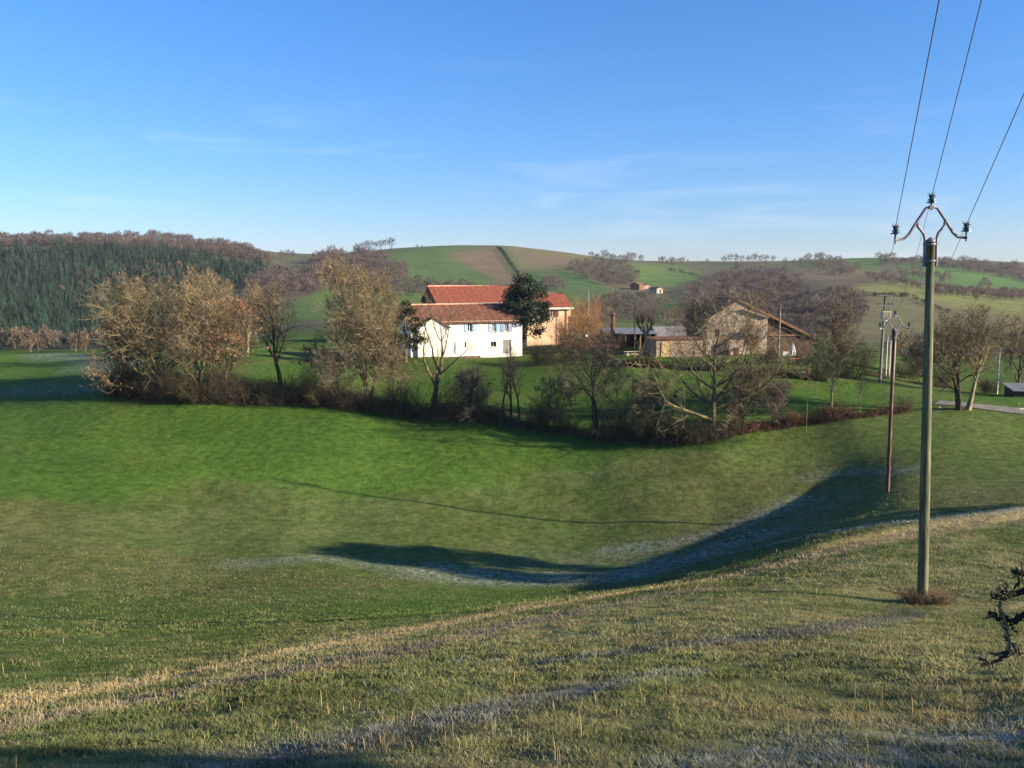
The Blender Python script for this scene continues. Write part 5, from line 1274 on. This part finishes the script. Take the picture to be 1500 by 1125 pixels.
def swing():
    b = at(1170, 111); root = empty('swing_frame', b); tag(root, 'rust red garden swing frame with a yellow toy seat beside the dark bush', 'swing'); m = noise_mat('red frame paint', (0.22, 0.07, 0.045), (0.32, 0.12, 0.08), 3.0, .7); k = 111 / FPX
    Hs = 25 * k; w_ = 14 * k
    t = MB(); t.tube([(-w_, 0, Hs), (w_, 0, Hs)], .05, 8); t.build('top_bar', m, root, smooth=True)
    for x in (-w_, w_):
        for y in (-.7, .7):
            q = MB(); q.tube([(x, 0, Hs), (x - .12, y, -.2)], .05, 8); q.build('leg', m, root, smooth=True)
    for x, mt in ((-w_ * .5, noise_mat('yellow plastic', (0.55, 0.38, 0.06), (0.62, 0.45, 0.10), 2.0, .5)), (w_ * .45, M_FRAME)):
        s = MB(); s.box(x - .24, x + .24, -.12, .12, .42, .47); st = s.build('seat', mt, root)
        for d in (-.2, .2): r = MB(); r.tube([(x + d, 0, .47), (x + d * .8, 0, Hs)], .012, 5); r.build('rope', M_GALV, st)
swing()
def table():
    b = at(925, 129); root = empty('picnic_table', b); root.rotation_euler = (0, 0, .12); tag(root, 'pale wooden picnic table on the lawn in front of the dark shed', 'picnic table'); m = noise_mat('pale table wood', (0.46, 0.38, 0.20), (0.58, 0.50, 0.30), 2.5, .8)
    t = MB()
    for i in range(4): t.box(-1.15, 1.15, -.40 + i * .205, -.21 + i * .205, .80, .85)
    t.build('tabletop', m, root)
    for x in (-.55, .55):
        l = MB(); l.slab((x - .09, -.30, .80), (x + .09, -.30, .80), (x + .09, -.10, .80), (x - .09, -.10, .80), .01)
        l.box(x - .09, x + .09, -.22, -.08, -.1, .797); l.box(x - .09, x + .09, .08, .22, -.1, .797); l.box(x - .07, x + .07, -.85, .85, .36, .44); l.build('leg', m, root)
    for y in (-.85, .62):
        s = MB(); s.box(-1.15, 1.15, y, y + .24, .443, .49); s.build('bench_seat', m, root)
table()
def parasol():
    b = at(1161, 129); root = empty('parasol', b); tag(root, 'closed white garden parasol in front of the brick side of the stone house', 'parasol'); k = 129 / FPX; H = px_h(b, 503)
    p = MB(); p.tube([(0, 0, -.2), (0, 0, H)], .035, 8); p.build('pole', M_GALV, root, smooth=True)
    c = MB(); n = 16; prof = [(.34, H * .18), (.42, H * .22), (.36, H * .45), (.20, H * .75), (.09, H * .93), (.12, H * .96), (.05, H), (.001, H + .02)]
    a = np.arange(n) * 2 * PI / n; V = np.concatenate([np.stack([r * (1 + .16 * (np.arange(n) % 2 * 2 - 1)) * np.cos(a), r * (1 + .16 * (np.arange(n) % 2 * 2 - 1)) * np.sin(a), 0 * a + z], 1) for r, z in prof])
    c.add(V, quads=[(i * n + j, i * n + (j + 1) % n, (i + 1) * n + (j + 1) % n, (i + 1) * n + j) for i in range(len(prof) - 1) for j in range(n)]); c.build('canopy', M_FRAME, root)
parasol()
def globe():
    b = at(858, 131); root = empty('garden_lamp', b); H = px_h(b, 492); tag(root, 'white globe garden lamp on a post in front of the orange shrub', 'lamp')
    p = MB(); p.tube([(0, 0, -.2), (0, 0, H - .2)], .04, 8); p.build('post', M_DARKWOOD, root, smooth=True)
    g = MB(); t = np.linspace(-PI / 2, PI / 2, 12); g.lathe([(max(.22 * math.cos(q), .001), H + .22 * math.sin(q)) for q in t], 18); g.build('lamp_globe', M_FRAME, root, smooth=True)
globe()

# lane on the right, laid on the ground
def lane():
    C = [hit(u, v) for u, v in ((1372,590),(1420,594),(1460,599),(1500,603))]; C.append(np.array([C[-1][0] + 22, C[-1][1] - 4, 0])); C.append(np.array([C[-1][0] + 60, C[-1][1] - 3, 0]))
    P = []
    for a, b in zip(C[:-1], C[1:]):
        for t in np.linspace(0, 1, 12)[:-1]: P.append(a[:2] * (1 - t) + b[:2] * t)
    P = np.array(P); t = np.gradient(P, axis=0); t /= np.linalg.norm(t, axis=1, keepdims=True); nrm = np.stack([-t[:, 1], t[:, 0]], 1)
    offs = np.linspace(-1.6, 1.6, 7); G = P[:, None] + nrm[:, None] * offs[None, :, None]
    z = ground(G[..., 0].ravel(), G[..., 1].ravel()) + .07; V = np.concatenate([G.reshape(-1, 2), z[:, None]], 1); n = len(offs)
    m = MB(); m.add(V, quads=[(i * n + j, i * n + j + 1, (i + 1) * n + j + 1, (i + 1) * n + j) for i in range(len(P) - 1) for j in range(n - 1)])
    o = m.build('lane', noise_mat('worn lane surface', (0.13, 0.125, 0.105), (0.21, 0.20, 0.17), 1.2, .95, .3), smooth=True); tag(o, kind='structure')
lane()

# old dry weeds round the foot of the near pole
hb = b1.copy()
def dry_clump():
    m = shrub(400, .62, .72, 40, 8, 6, (0.20, 0.145, 0.09), .45, tw_w=.003); rng = np.random.default_rng(4)
    o = m.build('dry_weeds', M_TWIG, loc=b1 + np.array([.42, -.12, -.05])); tag(o, 'tuft of dry brown weeds at the right foot of the near pole', 'weeds')
    m = shrub(401, .6, .9, 40, 7, 5, (0.12, 0.085, 0.055), .4, tw_w=.004)
    q = b1 + np.array([-.40, -.25, 0]); q[2] = gz(q[0], q[1]); o = m.build('dry_weeds', M_TWIG, loc=q); tag(o, 'small dark tuft of weeds at the left foot of the near pole', 'weeds')
dry_clump()

# ================================================================== foreground: gnarled branches from the right, grass, weeds
def near_tree():
    """old fruit tree standing just outside the frame on the right; only its lowest branches reach into view"""
    bx, by = 5.9, 4.3; base = np.array([bx, by, gz(bx, by)]); root = empty('fruit_tree', base)
    tag(root, 'old fruit tree whose gnarled dark twigs reach in from the right edge', 'tree')
    rng = np.random.default_rng(8); L = lambda u, v, Y: at_px(u, v, Y) - base
    def gnarl(p, n=6, j=.02):
        P = [np.array(q, float) for q in p]; out = []
        for a, b in zip(P[:-1], P[1:]):
            for t in np.linspace(0, 1, n)[:-1]: out.append(a * (1 - t) + b * t + rng.normal(0, j, 3))
        out.append(P[-1]); return out
    tr = MB(); q0 = gnarl([(0, 0, -.3), (.05, 0, 1.0), (-.1, .1, 1.6), (.0, .05, 1.85), (.1, .05, 2.0)], 5, .02); tr.tube(q0, np.linspace(.17, .06, len(q0)), 10)
    knots = []
    # one crooked bough leaves the trunk and forks before it comes into view
    K1, K2 = L(1590, 884, 5.55), L(1556, 872, 5.85); mid = K1 * .5 + np.array([.10, -.12, 1.62]) * .5
    for (p, r0, r1) in (([(-.03, .03, 1.45), (-.35, .22, 1.72), mid + [0, .05, .06], K1, K2, L(1530, 876, 5.95), L(1508, 866, 6.0), L(1486, 870, 5.9), L(1462, 872, 5.85)], .070, .011),
                        ([K2, L(1538, 852, 5.9), L(1520, 850, 6.0), L(1506, 840, 5.98), L(1494, 841, 5.95), L(1488, 838, 5.9)], .034, .009),
                        ([K1, L(1562, 902, 5.6), L(1540, 896, 5.7), L(1518, 908, 5.75), L(1500, 901, 5.75), L(1487, 910, 5.75), L(1471, 906, 5.7), L(1451, 903, 5.7)], .040, .008),
                        ([mid, mid + [-.12, .30, .30], mid + [.05, .55, .42], mid + [-.10, .85, .50]], .032, .008), ([mid, mid + [-.15, -.25, .22], mid + [-.05, -.5, .42]], .028, .008),
                        ([(.05, 0, 1.9), (.5, .25, 2.15), (.9, .2, 2.05), (1.4, .3, 2.1)], .05, .015), ([(0, 0, 1.8), (.3, -.35, 2.0), (.6, -.8, 1.95), (.9, -1.4, 2.1)], .05, .015)):
        q = gnarl(p, 5, .016); tr.tube(q, np.linspace(r0, r1, len(q)), 7); knots.append(q)
    tr.build('trunk', M_BARK_DARK, root, smooth=True)
    c = MB()
    def seg(pts, r0, r1, j=.006): q = gnarl([L(*p) for p in pts], 4, j); c.tube(q, np.linspace(r0, r1, len(q)), 6); c.C.append(np.tile([[.055, .045, .032, 1]], (len(q) * 6, 1))); return q
    def segc(pts, r0, r1, col, j=.006): q = gnarl([L(*p) for p in pts], 4, j); c.tube(q, np.linspace(r0, r1, len(q)), 6); c.C.append(np.tile([[*col, 1]], (len(q) * 6, 1))); return q
    # the hanging lichened twig and its hooked end
    Y = 5.7; qs = []
    qs.append(segc([(1464, 882, Y), (1468, 900, Y), (1473, 920, Y), (1478, 940, Y), (1476, 952, Y)], .011, .012, (.24, .20, .11)))
    qs.append(seg([(1476, 952, Y), (1473, 962, Y), (1460, 969, Y), (1446, 972, Y), (1437, 977, Y)], .013, .010))
    qs.append(seg([(1473, 962, Y), (1466, 957, Y), (1452, 958, Y)], .010, .006))
    qs.append(seg([(1446, 972, Y), (1440, 966, Y), (1436, 966, Y)], .008, .005))
    qs.append(seg([(1480, 942, Y), (1488, 953, Y), (1494, 957, Y)], .007, .005))
    qs.append(seg([(1470, 908, Y), (1460, 905, Y), (1452, 902, Y), (1448, 897, Y)], .009, .005)); qs.append(seg([(1473, 922, Y), (1467, 916, Y)], .006, .004)); qs.append(seg([(1477, 936, Y), (1471, 933, Y)], .008, .005))
    qs.append(seg([(1462, 872, 5.85), (1456, 876, 5.85), (1452, 872, 5.85)], .009, .005)); qs.append(seg([(1470, 870, 5.85), (1463, 862, 5.85), (1460, 860, 5.85)], .008, .005)); qs.append(seg([(1476, 871, 5.85), (1472, 862, 5.85), (1474, 858, 5.85)], .007, .004))
    qs.append(seg([(1494, 840, 5.95), (1490, 853, 5.95), (1486, 862, 5.95)], .010, .007)); qs.append(seg([(1492, 842, 5.95), (1488, 838, 5.95), (1486, 836, 5.95)], .008, .005)); qs.append(seg([(1484, 912, 5.75), (1481, 918, 5.75), (1486, 924, 5.75)], .008, .005))
    # spurs and lichen tufts on every piece
    for q in qs + knots:
        q = np.array(q)
        for k in range(len(q) * 2):
            i = rng.integers(0, len(q)); d = norm(rng.normal(0, 1, 3)); ln = rng.uniform(.012, .05)
            c.tube([q[i], q[i] + d * ln * .6, q[i] + d * ln + rng.normal(0, .008, 3)], [.005, .004, .0025], 4); c.C.append(np.tile([[*((.05, .04, .03) if rng.uniform() < .6 else (.26, .22, .11)), 1]], (12, 1)))
    # upper crown, out of view, that shades the corner of the slope
    for q in knots[3:]:
        q = np.array(q); s = q[rng.integers(2, len(q), 46)]; d = norm(rng.normal(0, .8, (46, 3)) + [0, 0, .6])
        P, R = grow(rng, s, d, rng.uniform(.3, .7, 46), np.full(46, .012), np.full(46, .004), 6, .2, .05); V, Q = tubes(P, R, 4); c.add(V, quads=Q, col=np.tile([.07, .055, .04, 1], (len(V), 1)))
        s2, d2, rr, t, pi = spawn(rng, P, R, 7, .15, 1, 45, 16); P2, R2 = grow(rng, s2, d2, rng.uniform(.2, .5, len(s2)), np.full(len(s2), .006), np.full(len(s2), .003), 4, .2, .05); V, Q = tubes(P2, R2, 3); c.add(V, quads=Q, col=np.tile([.08, .06, .04, 1], (len(V), 1)))
    c.build('twigs', M_TWIG, root, smooth=True)
near_tree()

def slope_pine():
    b = np.array([40.5, 47.5, gz(40.5, 47.5)])
    evergreen('pine_tree', 'dense dark pine on the slope beyond the right edge whose shadow crosses the gully', b, 10.8, 8.6, 2.8, 63, (0.022, 0.038, 0.022), [(0, 0, -.4), (.1, 0, 4), (0, .1, 7), (0, 0, 9.6)], .28, 44, 230, .2)
slope_pine()

def right_thicket():
    """blackthorn bank right of the frame: its shadow lies over the frosted lower right corner"""
    for i, (x, y, s) in enumerate(((8.4, 4.7, .50), (9.4, 4.2, .60), (8.6, 3.6, .52), (7.6, 4.2, .44), (8.0, 3.1, .52))):
        o = link('blackthorn_bush', PMESH[(0, 2, 1, 0, 2)[i]]); o.location = (x, y, gz(x, y)); o.scale = (s, s, s); o.rotation_euler = (0, 0, i * 1.9)
        tag(o, 'blackthorn bush on the slope right of the fruit tree', 'bush', 'blackthorn bank beside the slope')
right_thicket()

def blades(rng, x, y, h, wd, lean, col, bend=.35):
    """one bent triangle-strip blade per point"""
    n = len(x); z = ground(x, y) - .015; a = rng.uniform(0, 2 * PI, n); dx, dy = np.cos(a), np.sin(a)
    b = rng.uniform(0, 2 * PI, n); lx, ly = np.cos(b) * lean, np.sin(b) * lean
    base = np.stack([x, y, z], 1); s = np.stack([dx * wd, dy * wd, 0 * z], 1)
    mid = base + np.stack([lx * h * .35, ly * h * .35, h * .6], 1); tip = base + np.stack([lx * h * (1 + bend), ly * h * (1 + bend), h * .98], 1)
    V = np.stack([base - s, base + s, mid + s * .75, mid - s * .75, tip], 1).reshape(-1, 3); k = np.arange(n)[:, None] * 5
    Q = k + np.array([[0, 1, 2, 3]]); T = k + np.array([[3, 2, 4]])
    c = np.repeat(col, 5, 0); f = np.tile(np.array([.62, .62, .95, .95, 1.15]), n)[:, None]
    return V, T, Q, c * f

def grass():
    rng = np.random.default_rng(99); mb = MB()
    def scatter(n, r0, r1, a0=-40.0, a1=40.0):
        r = r0 * (r1 / r0) ** rng.uniform(0, 1, n); a = np.radians(rng.uniform(a0, a1, n)); return r * np.sin(a), r * np.cos(a)
    for (n, r0, r1, hs, ws) in ((380000, 4.0, 13.0, .055, .0045), (310000, 12.0, 34.0, .065, .0085), (280000, 32.0, 100.0, .085, .020)):
        x, y = scatter(n, r0, r1); r = np.hypot(x, y)
        cl = fbm(x / .45, y / .45, 61, 3); keep = rng.uniform(0, 1, n) < sstep(.28, .62, cl) * .85 + .15
        if r1 > 60:
            zz = ground(x, y); u, v = project(x, y, zz); keep &= ~((poly_sd(u, v, [(160,580),(350,585),(700,620),(900,650),(1060,645),(1340,605),(1500,596),(1500,500),(0,500)]) > 0))
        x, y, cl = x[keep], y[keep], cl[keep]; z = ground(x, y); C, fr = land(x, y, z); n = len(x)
        brt = ((C[:, 1] > C[:, 0] * 1.35)).astype(float)
        h = hs * (.6 + .9 * cl) * rng.uniform(.5, 1.4, n) * (1 - .35 * brt); w_ = ws * rng.uniform(.6, 1.3, n)
        dry = rng.uniform(0, 1, n) < .30 * (1 - brt * .8)
        col = C * rng.uniform(.8, 1.9, n)[:, None] * (1 + rng.normal(0, .07, (n, 3))); col[dry] = col[dry] * .45 + np.array([.28, .235, .13]) * .55
        fz = rng.uniform(0, 1, n) < fr * .55; col[fz] = col[fz] * .45 + np.array([.42, .45, .49]) * .55
        V, T, Q, c = blades(rng, x, y, h, w_, rng.uniform(.2, .9, n), col.clip(.01, .8)); mb.add(V, tris=T, quads=Q, col=c)
    o = mb.build('grass', M_GRASS); tag(o, kind='stuff')
    # tall bleached stalks standing over the sward
    mb = MB(); n = 9000; x, y = scatter(n, 5.6, 48.0); cl = fbm(x / 1.6, y / 1.6, 67, 3); r = np.hypot(x, y)
    dt = np.minimum(line_d(x, y, TRACK_A), line_d(x, y, TRACK_B)); keep = rng.uniform(0, 1, n) < sstep(.46, .72, cl) * .40 + .9 * (dt < .5 + .012 * r) * (r > 9); x, y = x[keep], y[keep]; n = len(x); r = np.hypot(x, y)
    V, T, Q, c = blades(rng, x, y, rng.uniform(.12, .34, n) * (.8 + .004 * r), (.0016 + .00022 * r) * rng.uniform(.8, 1.4, n), rng.uniform(.05, .35, n), (np.array([[.42, .33, .19]]) * rng.uniform(.6, 1.3, n)[:, None]), .1); mb.add(V, tris=T, quads=Q, col=c)
    o = mb.build('dry_stalks', M_GRASS); tag(o, kind='stuff')
M_GRASS = tint_mat('grass blades', .8, .15, .4, .2, trans=.3)
grass()
# ================================================================== winter air: one even, very thin volume over the whole place
def haze():
    m = bpy.data.materials.new('thin winter haze'); m.use_nodes = True; nt = m.node_tree
    nt.nodes.remove(nt.nodes.get('Principled BSDF')); v = nt.nodes.new('ShaderNodeVolumePrincipled')
    v.inputs['Color'].default_value = (0.72, 0.84, 1.0, 1); v.inputs['Density'].default_value = 0.00006; v.inputs['Anisotropy'].default_value = 0.0
    nt.links.new(v.outputs['Volume'], nt.nodes.get('Material Output').inputs['Volume'])
    lo = min((o.matrix_world @ Vector(c)).z for o in bpy.data.objects if o.name == 'ground' for c in o.bound_box) - 1.0
    b = MB(); b.box(-3700, 3700, -3700, 3700, lo, 110); o = b.build('haze', m); tag(o, kind='stuff')
haze()
